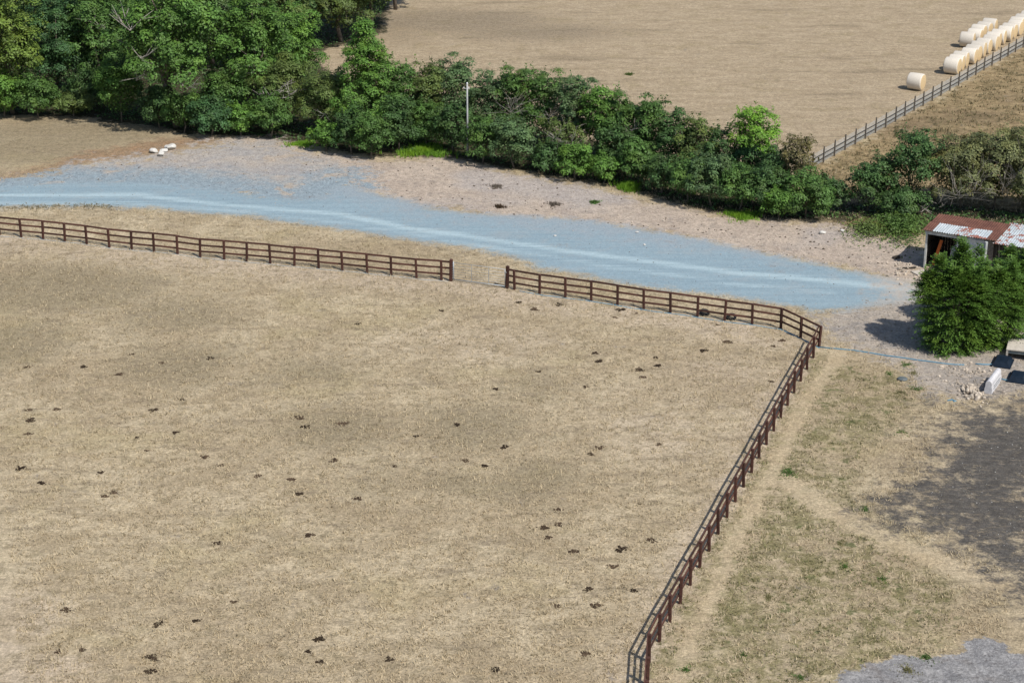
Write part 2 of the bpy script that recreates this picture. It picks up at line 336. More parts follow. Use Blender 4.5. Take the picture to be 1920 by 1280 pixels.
Z = dict(
 road=[(-90, 388), (0, 388), (150, 386), (300, 390), (400, 402), (480, 407), (560, 418), (640, 430), (720, 442), (800, 455), (870, 462), (930, 473), (985, 485), (1010, 500), (1060, 510), (1130, 522), (1200, 535), (1280, 545), (1350, 552), (1420, 563), (1480, 575), (1530, 582), (1590, 580), (1660, 570), (1730, 566), (1960, 580), (1960, 558), (1730, 530), (1650, 518), (1560, 500), (1500, 488), (1450, 478), (1400, 468), (1330, 450), (1280, 440), (1200, 428), (1130, 415), (1060, 408), (960, 405), (880, 398), (800, 388), (760, 375), (700, 360), (640, 345), (618, 352), (600, 372), (560, 375), (480, 366), (400, 354), (330, 346), (250, 340), (150, 342), (60, 346), (0, 350), (-90, 352)],
 roadend=[(1640, 600), (1690, 560), (1660, 525), (1680, 505), (1740, 515), (1850, 540), (1850, 600)],
 grey=[(-90, 362), (0, 334), (100, 320), (200, 302), (290, 290), (400, 270), (500, 262), (560, 285), (640, 300), (690, 330), (700, 365), (600, 392), (400, 372)],
 dirt=[(380, 258), (500, 256), (560, 280), (700, 300), (850, 300), (950, 325), (1100, 350), (1250, 385), (1400, 415), (1560, 422), (1640, 440), (1740, 470), (1740, 535), (1600, 505), (1400, 470), (1200, 430), (950, 405), (780, 385), (640, 350), (560, 300)],
 yard=[(1535, 596), (1620, 570), (1720, 535), (1780, 560), (1960, 570), (1960, 720), (1890, 745), (1800, 752), (1740, 735), (1690, 690), (1600, 652), (1550, 628)],
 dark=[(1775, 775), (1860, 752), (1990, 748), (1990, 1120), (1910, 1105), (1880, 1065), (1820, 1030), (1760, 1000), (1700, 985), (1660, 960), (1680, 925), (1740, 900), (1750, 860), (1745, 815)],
 slab=[(1560, 1300), (1580, 1262), (1640, 1242), (1680, 1228), (1760, 1228), (1800, 1220), (1812, 1198), (1840, 1193), (1880, 1203), (1902, 1225), (1990, 1225), (1990, 1310)],
 green=[(1500, 655), (1580, 680), (1700, 700), (1720, 760), (1620, 850), (1600, 930), (1700, 1010), (1790, 1100), (1800, 1190), (1600, 1300), (1100, 1310), (1250, 1100), (1380, 880)],
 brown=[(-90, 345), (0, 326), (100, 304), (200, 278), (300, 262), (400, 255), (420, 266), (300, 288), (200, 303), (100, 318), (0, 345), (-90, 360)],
 hay=[(560, 140), (850, 200), (1300, 330), (1520, 318), (1930, 84), (2300, -150), (300, -150)],
 rough=[(1510, 324), (1930, 84), (2300, -150), (2400, 440), (1560, 440)],
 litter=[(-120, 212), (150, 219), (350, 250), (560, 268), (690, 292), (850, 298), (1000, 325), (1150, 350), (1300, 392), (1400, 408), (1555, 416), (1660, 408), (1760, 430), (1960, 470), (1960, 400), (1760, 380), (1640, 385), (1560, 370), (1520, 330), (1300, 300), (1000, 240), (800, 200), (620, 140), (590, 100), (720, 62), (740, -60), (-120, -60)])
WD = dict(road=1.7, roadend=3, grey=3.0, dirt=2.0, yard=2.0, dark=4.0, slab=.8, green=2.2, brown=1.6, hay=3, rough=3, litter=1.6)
SD = {n: sdf(p) for n, p in Z.items()}
FLD = {n: np.clip(.5+s/(2*WD[n]), 0, 1) for n, s in SD.items()}
pale1 = [(1580, 660), (1548, 700), (1505, 760), (1452, 880), (1381, 1000), (1338, 1110), (1298, 1200), (1262, 1300)]
pale2 = [(1470, 900), (1560, 960), (1680, 1020), (1780, 1060), (1940, 1115)]
pd = np.minimum(line_d(pale1)-.45, line_d(pale2)-.8); FLD['pale'] = np.clip(.5-pd/1.4, 0, 1)
tr1 = [(-90, 367), (0, 366), (260, 366), (400, 382), (640, 402), (760, 427), (960, 455), (1150, 482), (1400, 513), (1600, 531), (1720, 545)]
tr2 = [(-90, 382), (0, 381), (240, 380), (400, 392), (600, 412), (760, 437), (960, 470), (1150, 500), (1400, 535), (1560, 548)]
FLD['green'] *= (padd_in < .1); FLD['track'] = np.maximum(np.clip(1-line_d(tr1)/.95, 0, 1), .6*np.clip(1-line_d(tr2)/1.0, 0, 1))
def blobs(items):
    z = np.zeros(len(PTS))
    for x, y, rx, ry, a in items:
        c = G(x, y); z = np.maximum(z, a*np.exp(-((PTS[:, 0]-c.x)/rx)**2-((PTS[:, 1]-c.y)/ry)**2))
    return z
FLD['thatch'] = blobs([(110, 540, 8, 6, 1), (330, 590, 6, 5, .75), (20, 640, 5, 6, .8), (330, 680, 5, 5, .8), (560, 700, 6, 5, .6), (640, 800, 5, 4, .85), (880, 800, 5, 5, .8), (1000, 900, 4, 4, .75), (760, 900, 5, 4, .55), (840, 905, 3, 2, .8), (500, 1010, 5, 3, .4), (1010, 720, 4, 4, .6), (60, 262, 9, 9, 1.0), (200, 245, 6, 6, 1.0), (850, 40, 12, 7, 1), (1000, 60, 12, 6, .8), (760, 60, 5, 10, .6)])
wn = line_d([(-60, 446), (420, 493), (845, 535), (1207, 590), (1464, 630)]); wn2 = line_d([(1500, 690), (1345, 985), (1190, 1290)])
FLD['worn'] = np.maximum(np.maximum(.75*np.exp(-(wn/3.5)**2), .8*np.exp(-(wn2/2.2)**2))*(padd_in > -.3), blobs([(20, 1180, 3, 5, .8), (60, 1260, 4, 3, .8), (1250, 800, 6, 9, .6), (900, 640, 9, 5, .6), (1350, 700, 5, 5, .6)]))
trw = Gxy(tr1); FLD['upper'] = np.clip((PTS[:, 1]-np.interp(PTS[:, 0], trw[:, 0], trw[:, 1])-.8)/6, 0, 1)
FLD['roadnear'] = np.clip(1+SD['road']/7, 0, 1)
def smooth_noise(P, sc, seed):
    r = np.random.default_rng(seed); z = 0
    for i in range(6):
        a = r.uniform(0, 6.28); k = 2*math.pi/sc*r.uniform(.6, 1.6); z = z+np.sin((P[:, 0]*math.cos(a)+P[:, 1]*math.sin(a))*k+r.uniform(0, 6.28))
    return z/6
GZ = (.045*smooth_noise(PTS, 7, 1)+.025*smooth_noise(PTS, 2.6, 2))*np.clip(-SD['road']/2+.3, .1, 1)
GZ = GZ - .05*np.clip(SD['slab']+.2, 0, .1)*0
def ground_z(x, y):
    i = int(np.clip(round((x-X0)/ST), 0, nx-1)); j = int(np.clip(round((y-Y0)/ST), 0, ny-1)); return float(GZ[j*nx+i])
vid = np.arange(nx*ny).reshape(ny, nx)
quads = np.stack([vid[:-1, :-1], vid[:-1, 1:], vid[1:, 1:], vid[1:, :-1]], -1).reshape(-1, 4)
padd = padd_in
fc = quads[:, 0]; zone = np.full(len(quads), 0)
zone[SD['hay'][fc] > 0] = 1; zone[SD['rough'][fc] > 0] = 2; zone[padd[fc] > 0] = 3; zone[(SD['dirt'][fc] > 0) | (SD['yard'][fc] > 0) | (SD['grey'][fc] > 0)] = 4
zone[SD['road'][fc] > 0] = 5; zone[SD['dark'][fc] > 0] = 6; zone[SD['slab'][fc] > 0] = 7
names = ['grass_verge', 'hay_field', 'rough_pasture', 'paddock_ground', 'stony_dirt_verge', 'gravel_track', 'bare_earth', 'concrete_pad']
P3 = np.column_stack([PTS, GZ])
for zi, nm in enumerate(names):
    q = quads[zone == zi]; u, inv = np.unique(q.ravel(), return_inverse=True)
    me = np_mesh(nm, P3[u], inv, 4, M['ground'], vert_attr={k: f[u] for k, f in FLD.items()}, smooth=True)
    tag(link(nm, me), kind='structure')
# the land beyond the part in view
R = 3000.0
ov = [(-R, -R), (R, -R), (R, R), (-R, R), (X0, Y0), (X1, Y0), (X1, Y1), (X0, Y1)]
ov = np.array([(x, y, -.06) for x, y in ov]); of = np.array([0, 1, 5, 4, 1, 2, 6, 5, 2, 3, 7, 6, 3, 0, 4, 7])
tag(link('ground', np_mesh('ground', ov, of, 4, M['ground'], vert_attr={k: np.zeros(8) for k in FLD})), kind='structure')

# ------------------------------------------------------------------ grass blades
def blades(P, n_each, ln, wd, rng, lean=.9, spread=.05):
    n = len(P)*n_each; base = np.repeat(P, n_each, 0)+np.column_stack([rng.normal(0, spread, (n, 2)), np.zeros(n)])
    az = rng.uniform(0, 2*np.pi, n); L = ln*rng.uniform(.6, 1.4, n); le = lean*rng.uniform(.2, 1.2, n)
    tip = base+np.column_stack([np.cos(az)*np.sin(le)*L, np.sin(az)*np.sin(le)*L, np.cos(le)*L])
    a2 = az+np.pi/2+rng.normal(0, .4, n); s = np.column_stack([np.cos(a2), np.sin(a2), np.zeros(n)])*(wd*rng.uniform(.6, 1.4, n))[:, None]
    v = np.stack([base-s, base+s, tip], 1).reshape(-1, 3); return v, np.repeat(rng.random(len(P)), n_each)*.75+rng.random(n)*.25
def zlook(xy):
    i = np.clip(np.round((xy[:, 0]-X0)/ST).astype(int), 0, nx-1); j = np.clip(np.round((xy[:, 1]-Y0)/ST).astype(int), 0, ny-1); return j*nx+i
def grass_obj(name, xy, n_each, ln, wd, mat, seed, label, lean=.9, spread=.06, cat='grass'):
    rng = np.random.default_rng(seed); gi = zlook(xy); v, r = blades(np.column_stack([xy, GZ[gi]-.005]), n_each, ln, wd, rng, lean, spread)
    return tag(link(name, np_mesh(name, v, np.arange(len(v)), 3, mat, face_attr={'rnd': r})), label, cat, kind='stuff')
rng = np.random.default_rng(3)
n_t = 150000
yy = 62+(rng.random(n_t)**1.25)*82; xx = rng.uniform(-.285, .285, n_t)*yy; xy = np.column_stack([xx, yy]); gi = zlook(xy)
keep = (FLD['road'][gi] < .45) & (FLD['dark'][gi] < .5) & (FLD['slab'][gi] < .45) & (FLD['yard'][gi] < .55) & (FLD['grey'][gi] < .6) & (FLD['dirt'][gi] < .6)
clump = smooth_noise(xy, 2.2, 8)+.6*smooth_noise(xy, .9, 9); keep &= (FLD['pale'][gi] < .55); keep &= clump+rng.normal(0, .45, n_t) > -.15
isg = keep & (FLD['green'][gi] > .55) & (FLD['pale'][gi] < .6) & (smooth_noise(xy, 3.1, 12)+rng.normal(0, .3, n_t) > .05)
grass_obj('dry_grass', xy[keep & ~isg], 3, .17, .022, M['straw'], 4, 'short sun-bleached straw-coloured grass over the paddock and verges', 1.4)
grass_obj('greenish_grass', xy[isg], 3, .16, .022, M['straw_green'], 6, 'olive green grass growing right of the brown side fence', 1.3)

n_r = 60000; yy = rng.uniform(118, 215, n_r); xx = rng.uniform(.10, .30, n_r)*yy; xr = np.column_stack([xx, yy]); gr_ = zlook(xr)
kr = (SD['rough'][gr_] > .4) & (SD['litter'][gr_] < 0) & (smooth_noise(xr, 2.6, 21)+.7*smooth_noise(xr, 1.0, 22)+rng.normal(0, .35, n_r) > .2)
grass_obj('rough_grass', xr[kr], 3, .24, .035, M['rough_grass'], 23, 'tussocky olive brown grass right of the stock fence', 1.2)
ed = Gxy([(-40, 389), (60, 389), (150, 387), (215, 390)]); tt = rng.uniform(0, 3, 350); ii = np.minimum(tt.astype(int), 2); xe = ed[ii]+(ed[ii+1]-ed[ii])*(tt-ii)[:, None]+rng.normal(0, 1, (350, 2))*np.array([.2, .35])
grass_obj('edge_grass', xe, 4, .11, .025, M['rough_grass'], 24, 'dark tufty grass along the near edge of the track at left', 1.0)
# ------------------------------------------------------------------ fences
POST_H = 1.34
post_me = MB().box((0, 0, POST_H/2-.02), (.135, .135, POST_H+.04), bev=.018).mesh('fence_post', M['creosote'])
gate_post_me = MB().box((0, 0, .74), (.19, .19, 1.52), bev=.022).mesh('gate_post', M['creosote'])
rail_me = MB().box((.5, 0, 0), (1, .045, .115)).mesh('rail', M['creosote_rail'])
def rail_fence(px, label, side, ends=(), rails=(1.25, .83, .40), skip_first=False, group='brown post and rail fences round the paddock'):
    W = [G(x, y) for x, y in px]; root = empty('post_and_rail_fence', W[0], 0, label, 'fence', group); rn = random.Random(len(px))
    for i, p in enumerate(W):
        if skip_first and i == 0: continue
        g = px[i] in ends; nxt = W[min(i+1, len(W)-1)]-W[max(i-1, 0)]
        link('gate_post' if g else 'fence_post', gate_post_me if g else post_me, root, p-W[0]+Vector((0, 0, ground_z(p.x, p.y)-.01)),
             (rn.uniform(-.035, .035), rn.uniform(-.035, .035), math.atan2(nxt.y, nxt.x)+rn.uniform(-.06, .06)))
    for i in range(len(W)-1):
        a, b = W[i], W[i+1]; d = b-a; L = d.length; az = math.atan2(d.y, d.x); nrm = Vector((-d.y, d.x, 0)).normalized()*side*.092
        za, zb = ground_z(a.x, a.y), ground_z(b.x, b.y)
        for h in rails:
            j = rn.uniform(-.015, .015)
            link('rail', rail_me, root, a-W[0]+nrm+Vector((0, 0, za+h+j)), (rn.uniform(-.05, .05), -math.atan2(zb-za+rn.uniform(-.012, .012), L), az), (L+.01*(i % 2), 1, 1))
    return root
left_px = [(-43, 435), (-1, 439.5), (39.9, 444.2), (81, 448.7), (122, 453.5), (162.8, 457.7), (205, 463), (246.8, 467.5), (289, 472.5), (333, 477.5), (375.4, 482), (420.5, 486.2), (463, 490), (507, 494), (552, 498.5), (597.6, 503), (642, 507), (688.5, 511.8), (733.6, 516.5), (781, 520.7), (827.6, 525), (845.5, 527)]
right_px = [(950.8, 541), (964.7, 543.2), (1011.7, 550), (1060, 557.5), (1108.5, 565), (1157.8, 572), (1207, 579), (1257, 586), (1307.8, 593.5), (1358.4, 601), (1410, 608.3), (1464, 615.8), (1501, 633), (1535.5, 650.6)]
side_px = [(1535.5, 650.6), (1525, 671), (1513, 692.5), (1501, 714), (1489, 736.5), (1476.5, 759.8), (1463.6, 783.6), (1450.6, 808.2), (1437, 833.5), (1423, 859), (1409, 885.5), (1394, 912.6), (1378.5, 941), (1363, 970.2), (1346.5, 1000.5), (1329.5, 1031.7), (1312, 1063.8), (1294, 1097), (1275.3, 1131), (1256, 1166), (1236.5, 1202.5), (1217, 1241), (1214, 1284), (1211, 1330)]
rail_fence(left_px, 'long dark brown post and rail fence left of the metal gate', 1, ends=(left_px[-1],))
rail_fence(right_px, 'dark brown post and rail fence between the metal gate and the bend by the track', 1, ends=(right_px[0],))
rail_fence(side_px, 'dark brown post and rail fence running down the right side of the paddock', -1, skip_first=True)   # its first rails meet the bend post
# ---- metal field gate
ga, gb = G(848, 527.5), G(948.5, 541); gd = gb-ga; GL = gd.length; gr = empty('field_gate', ga, math.atan2(gd.y, gd.x), 'galvanised metal field gate closed between two brown gate posts', 'gate')
hz = [.16, .36, .52, .68, .86, 1.06, 1.28]
MB().tube([(.09, 0, .12), (.09, 0, 1.34)], .034, 8).build('hinge_stile', M['galv'], gr)
MB().tube([(GL-.06, 0, .12), (GL-.06, 0, 1.3)], .024, 8).build('latch_stile', M['galv'], gr)
for i, h in enumerate(hz):
    r_ = .026 if i == 0 else (.016 if i == len(hz)-1 else .008)
    MB().tube([(.09, 0, h), (GL-.06, 0, h)], r_, 6).build('gate_bar', M['galv'], gr)
for t in (.36, .68): MB().bar((GL*t, .012, .15), (GL*t, .012, 1.28), .035, .008, (0, 1, 0)).build('gate_brace', M['galv'], gr)
for i in range(7): MB().bar((.02, -.02, .26+i*.155), (.17, -.02, .26+i*.155), .03, .02).build('hinge_plate', M['galv'], gr)
MB().box((GL-.0, -.05, 1.1), (.12, .03, .06), bev=.008).build('latch', M['galv'], gr)
# ---- stock fence beyond the hedge
st_px = [(1505, 327.5), (1524, 316.5), (1544, 305), (1564.5, 293.4), (1584.5, 282), (1603.7, 271.3), (1622.6, 260.6), (1641.5, 250), (1660.7, 239.2), (1679, 228.6), (1696.5, 218.3), (1714, 208.2), (1731, 198.6), (1748, 189), (1764.5, 179.6), (1781, 170.4), (1797.5, 161), (1813.5, 151), (1829.7, 141.5), (1845, 132.3), (1860, 123.5), (1875.5, 115), (1890, 106.5), (1904, 98.2), (1918.5, 90), (1933, 81.8), (1947, 74)]
W = [G(x, y) for x, y in st_px]; sr = empty('stock_fence', W[0], 0, 'grey post and wire netting stock fence beside the hay bales', 'fence')
spost = MB().box((0, 0, .64), (.095, .095, 1.32), bev=.015).mesh('fence_post', M['post_grey']); srail = MB().box((.5, 0, 0), (1, .035, .06)).mesh('rail', M['rail_dark'])
for i, p in enumerate(W):
    link('fence_post', spost, sr, p-W[0]+Vector((0, 0, ground_z(p.x, p.y))), (0, .02*math.sin(i*3), 1.0))
for i in range(len(W)-1):
    a, b = W[i]-W[0], W[i+1]-W[0]; d = b-a; L = d.length; az = math.atan2(d.y, d.x)
    for h in (.40, .76): link('rail', srail, sr, a+Vector((0, 0, h)), (0, 0, az), (L, 1, 1))
    m = MB(); dn = d.normalized(); nrm = Vector((-dn.y, dn.x, 0))*.075
    for k in range(int(L/.085)): q = a+dn*(k*.085)+nrm; m.bar(q+Vector((0, 0, .10)), q+Vector((0, 0, 1.10)), .012, .004, nrm)
    for h in [.1+.06*t for t in range(17)]: m.bar(a+nrm+Vector((0, 0, h)), b+nrm+Vector((0, 0, h)), .004, .019 if .38 < h < .8 else .011)
    tag(m.build('wire_netting', M['netting'], sr), kind='stuff')

# ------------------------------------------------------------------ hay bales
BD, BL = 1.46, 1.30
prof = [(BD/2-.07, -BL/2), (BD/2-.02, -BL/2+.03), (BD/2, -BL/2+.09), (BD/2+.012, 0), (BD/2, BL/2-.09), (BD/2-.02, BL/2-.03), (BD/2-.07, BL/2)]
wrap_me = MB().lathe(prof, 28, axis='X', capt=False).mesh('net_wrap', M['bale_wrap'])
face_me = MB().lathe([(BD/2-.07, 0), (BD/2-.2, .025), (.3, .045), (.02, .04)], 28, axis='X', capt=False).mesh('straw_face', M['bale_end'])
def bale(p, rz, label, rn, group='round hay bales along the stock fence'):
    s = rn.uniform(.97, 1.04); o = empty('hay_bale', p, rz, label, 'hay bale', group); c = Vector((0, 0, BD/2*s*.985)); rl = rn.uniform(0, 6)
    link('net_wrap', wrap_me, o, c, (rl, 0, 0), (1, s, s)); link('straw_face', face_me, o, c+Vector((BL/2-.002, 0, 0)), (rl, 0, 0), (1, s, s))
    link('straw_face', face_me, o, c-Vector((BL/2-.002, 0, 0)), (rl, math.pi, 0), (1, s, s))
rn = random.Random(11); ordn = ['first', 'second', 'third', 'fourth', 'fifth', 'sixth', 'seventh', 'eighth', 'ninth', 'tenth', 'eleventh', 'twelfth', 'thirteenth', 'fourteenth', 'fifteenth', 'sixteenth']
bale(G(1717, 168), rad(-33), 'single round hay bale standing alone ahead of the two rows', rn)
f0, f1 = G(1782, 138), G(1938, 42); fd = (f1-f0); nb = int(fd.length/1.56); fd.normalize()
for i in range(nb):
    lab = 'nearest bale of the long row of round hay bales beside the fence' if i == 0 else f'{ordn[i]} round hay bale from the near end of the long fence-side row'
    bale(f0+fd*(1.56*i)+Vector((rn.uniform(-.16, .16), rn.uniform(-.05, .05), 0)), rad(-30+rn.uniform(-6, 6)), lab, rn)
b0, b1 = G(1814, 88), G(1856, 62)
for i in range(5):
    p = b0.lerp(b1, i/4)+Vector((rn.uniform(-.15, .15), 0, 0))
    lab = 'nearest bale of the short rear row of five hay bales' if i == 0 else f'{ordn[i]} hay bale from the near end of the short rear row'
    bale(p, rad(-28+rn.uniform(-7, 7)), lab, rn)

# ------------------------------------------------------------------ foliage
def unit(v): return v/np.maximum(1e-6, np.linalg.norm(v, axis=1))[:, None]
def leaf_quads(P, N, size, asp, rng):
    T = unit(np.cross(N, unit(rng.normal(size=P.shape)))); B = np.cross(N, T); s = size[:, None]
    v = np.stack([P-T*s, P-B*s*asp, P+T*s, P+B*s*asp], 1).reshape(-1, 3); return v
def crown_mesh(name, mat, h, r, rng, z0=.0, nl=6000, cl=.55, ncl=70, size=.10, shape='round', fill=.18, ragged=.25, ry=None):
    ry = ry or r; zc = (z0+h)/2; hz = (h-z0)/2
    U = unit(rng.normal(size=(ncl, 3))); U[:, 2] = np.where(U[:, 2] < -.5, -U[:, 2], U[:, 2])
    rho = (.45+.57*rng.random(ncl)**.5)*(1+rng.normal(0, ragged*.45, ncl))
    C = U*rho[:, None]*np.array([r-cl*.6, ry-cl*.6, hz-cl*.3])+np.array([0, 0, zc])
    lowm = (U[:, 2] < 0)&(shape in ('round', 'vase')); hr = np.hypot(U[:, 0], U[:, 1]); C[lowm, :2] *= (np.maximum(hr[lowm], .3)**-.55)[:, None]
    if shape == 'cone':
        t = rng.random(ncl)**.8; a = rng.uniform(0, 2*np.pi, ncl); q = np.clip(1-t, .02, 1)**.62*(.6+.4*rng.random(ncl))+.03
        C = np.column_stack([np.cos(a)*q*r, np.sin(a)*q*ry, z0+(h-z0-.2)*t])
    elif shape == 'vase':
        t = (C[:, 2]-z0)/(h-z0); C[:, :2] *= (.55+.6*np.clip(t, 0, 1))[:, None]
    C[:, 2] = np.maximum(C[:, 2], cl*.3)
    CR = cl*rng.uniform(.55, 1.35, ncl); ax = np.array([0, 0, zc*.8]); O = unit(C-ax)
    w = CR**2; k = rng.choice(ncl, nl, p=w/w.sum())
    d = unit(rng.normal(size=(nl, 3))+.85*O[k]+np.array([0, 0, .95]))
    P = C[k]+d*(CR[k]*(.62+.42*rng.random(nl)))[:, None]*np.array([1, 1, .68])
    N = unit(d*.9+O[k]*.3+np.array([0, 0, .4])+rng.normal(0, .34, (nl, 3)))
    # upright leafy shoots break the outline
    nsh = int(ncl*.55); kk = rng.choice(ncl, nsh); ml = 9; so = C[kk]+unit(O[kk]*.6+np.array([0, 0, .8])+rng.normal(0, .25, (nsh, 3)))*CR[kk][:, None]*.8
    sdr = unit(O[kk]*.45+np.array([0, 0, .9])+rng.normal(0, .25, (nsh, 3))); sl = cl*rng.uniform(.35, .95, nsh)
    Ps = (so[:, None]+sdr[:, None]*(sl[:, None]*(np.arange(ml)+.5)/ml)[..., None]).reshape(-1, 3)+rng.normal(0, .035+.03*cl, (nsh*ml, 3))
    P = np.vstack([P, Ps]); N = np.vstack([N, unit(np.repeat(sdr, ml, 0)*.3+rng.normal(0, .6, (nsh*ml, 3))+np.array([0, -.1, .4]))]); nl = len(P); k = np.concatenate([k, np.repeat(kk, ml)])
    nf = int(nl*fill); Pf = unit(rng.normal(size=(nf, 3)))*(rng.random(nf)**.4)[:, None]*np.array([r*.66, ry*.66, hz*.74])+np.array([0, 0, zc])
    if shape == 'cone': Pf[:, :2] *= np.clip(1.15-Pf[:, 2:3]/h, .05, 1)
    P = np.vstack([P, Pf]); N = np.vstack([N, unit(rng.normal(size=(nf, 3)))]); P[:, 2] = np.maximum(P[:, 2], .04+.1*rng.random(len(P)))
    cr = rng.random(ncl); R_ = np.concatenate([np.clip(.55*cr[k]+.45*rng.random(nl), 0, 1), rng.random(nf)*.6])
    v = leaf_quads(P, N, size*rng.uniform(.6, 1.45, len(P)), rng.uniform(.42, .7, len(P))[:, None], rng)
    return np_mesh(name, v, np.arange(len(v)), 4, mat, face_attr={'rnd': R_}), C
def wood(h, C, rng, r0, n_limb=7, top=.75, start=.25):
    m = MB(); lean = rng.normal(0, .06*h, 2); tp = np.array([lean[0], lean[1], h*top])
    pts = [np.array([0, 0, -.1])]+[tp*t+np.append(rng.normal(0, .03*h, 2), 0) for t in (.25, .5, .75, 1)]
    m.tube(pts, [r0*1.25, r0, r0*.75, r0*.5, r0*.15], 7)
    for c in C[rng.choice(len(C), min(n_limb, len(C)), replace=False)]:
        t = rng.uniform(start, .85); a = tp*t*.95; b = c; mdl = (a+b)/2+np.array([0, 0, .06*h])+rng.normal(0, .04*h, 3)
        m.tube([a, mdl, b], [r0*.5, r0*.3, r0*.07], 5)
    return m
def twigs(pts, rng, n=9, L=1.2, r=.022, up=.5):
    """bare forked branches that start around the given point"""
    m = MB()
    for i in range(n):
        d = unit(rng.normal(size=(1, 3)))[0]; d[2] = abs(d[2])*.7+up*.3; d[1] -= .25; d /= np.linalg.norm(d); p = np.array(pts)+rng.normal(0, .12, 3); ln = L*rng.uniform(.5, 1.2)
        q = p+d*ln*.5+rng.normal(0, .1, 3); e = q+d*ln*.5+rng.normal(0, .22*ln, 3); m.tube([p, q, e], [r, r*.7, r*.25], 5)
        for _ in range(2): m.tube([q, q+(d+rng.normal(0, .6, 3))*ln*.45], [r*.6, r*.2], 4)
    return m
PL = []
def plant(px, py, h, r, mat, label, name='hedge_shrub', cat='shrub', group='shrubs of the hedgerow', z0=.05, shape='round', dens=1.0, cl=None, size=.080, ragged=.25, bare=None, ry=None, trunk=.06, top=.75, seed=None, fill=.26, bark='bark'):
    p = G(px, py); sd_ = seed if seed is not None else int(px*7+py*13) & 0xffff; rng = np.random.default_rng(sd_)
    cl = cl or max(.34, min(.8, r*.29)); ry_ = ry or r
    area = 4*math.pi*(((r*ry_)**1.6+(r*(h-z0)/2)**1.6+(ry_*(h-z0)/2)**1.6)/3)**(1/1.6); ncl = int(np.clip(area/(cl*cl)*.46, 16, 230)); nl = int(min(32000, area*100*dens*(.095/size)**2))
    root = empty(name, p, 0, label, cat, group)
    me, C = crown_mesh('crown', M['leaf_'+mat], h, r, rng, z0, nl, cl, ncl, size, shape, fill, ragged, ry)
    link('crown', me, root)
    wood(h, C, rng, trunk, 8, top).build('trunk', M[bark], root)
    for b in (bare or []):
        x, y, z, n, L = b[:5]; twigs((x, y, z), rng, n, L, b[5] if len(b) > 5 else .028).build('bare_branch', M['deadwood'], root)
    return root
T = 'trees of the wood at left'
kt = dict(name='tree', cat='tree', group=T)
# wood at the left, front to back
plant(25, 213, 10.5, 3.2, 'yellow', 'yellow-green tree at the left edge of the picture', z0=1.2, trunk=.16, dens=.85, size=.11, ragged=.3, **kt)
plant(-70, 205, 10, 3.6, 'mid', 'leafy green tree cut off by the left edge of the picture', z0=.2, trunk=.16, size=.12, **kt)
plant(108, 194, 9.5, 3.5, 'blue', 'dark blue-green tree right of the yellow-green tree', z0=.15, trunk=.16, dens=1.05, **kt)
plant(192, 190, 9.8, 3.6, 'mid', 'green tree with dark hollow under it, left of the big ash', z0=.9, trunk=.17, size=.11, bare=[(.8, -2.6, 7.0, 5, 1.6, .02)], **kt)
plant(332, 238, 11.8, 5.3, 'ash', 'biggest tree, a spreading ash leaning over the stony verge', z0=2.3, trunk=.26, cl=.85, size=.12, ragged=.35, dens=1.0, ry=5.0, bare=[(-2.6, -3.9000000000000004, 8.9, 6, 2.0, .045), (-1.6, -4.3, 6.6, 6, 1.8, .03), (1.8, -4.5, 4.4, 4, 1.3, .022), (-2.2, -3.9000000000000004, 5.0, 5, 1.5, .022)], **kt)
plant(480, 222, 10.4, 4.0, 'ash', 'round green tree on the right flank of the big ash', z0=.15, trunk=.2, cl=.75, size=.11, dens=.95, bare=[(.9, -3.2, 4.5, 4, 1.4, .02)], **kt)
plant(556, 188, 8.0, 2.7, 'bright', 'lighter yellow-tipped tree at the right end of the wood', z0=.1, trunk=.13, **kt)
plant(125, 118, 11, 4.4, 'olive', 'olive tree standing behind the dark blue-green tree', z0=.3, trunk=.2, size=.13, dens=.8, **kt)
plant(255, 135, 11.5, 4.6, 'mid', 'tall green tree with bare limbs behind the big ash', z0=.3, trunk=.22, size=.12, dens=.85, bare=[(.6, -3.8, 9.2, 7, 2.2, .04), (-1.8, -3.6, 8.6, 5, 1.6, .025)], **kt)
plant(400, 128, 11.5, 4.6, 'grey', 'thin grey-green tree with pale twigs behind the ash', z0=.3, trunk=.2, size=.11, dens=.8, bare=[(-.6, -3.9, 9.5, 10, 2.4, .02), (1.2, -3.7, 9.2, 8, 2.0, .02)], **kt)
plant(505, 112, 10.2, 4.2, 'olive', 'dull green tree left of the far field corner', z0=.2, trunk=.2, size=.12, dens=.85, **kt)
plant(20, 90, 11, 4.6, 'dark', 'dark tree behind the yellow-green tree', z0=.3, trunk=.2, size=.14, dens=.7, **kt)
plant(570, 80, 9.4, 4.2, 'dark', 'leftmost dark tree of the far hedge beside the hay field', z0=.1, trunk=.2, size=.12, dens=1.0, name='tree', cat='tree', group='far hedge trees')
plant(640, 78, 9.4, 4.2, 'olive', 'middle olive-green tree of the far hedge above the field gap', z0=.1, trunk=.2, size=.12, dens=1.0, name='tree', cat='tree', group='far hedge trees')
plant(698, 56, 9.4, 3.8, 'dark', 'rightmost far hedge tree casting shadow on the hay field', z0=.2, trunk=.2, size=.12, dens=1.0, name='tree', cat='tree', group='far hedge trees')
plant(742, 18, 9.4, 3.4, 'dark', 'far tree whose branch overhangs the hay field at the top edge', z0=.9, trunk=.18, size=.12, dens=1.0, name='tree', cat='tree', group='far hedge trees')
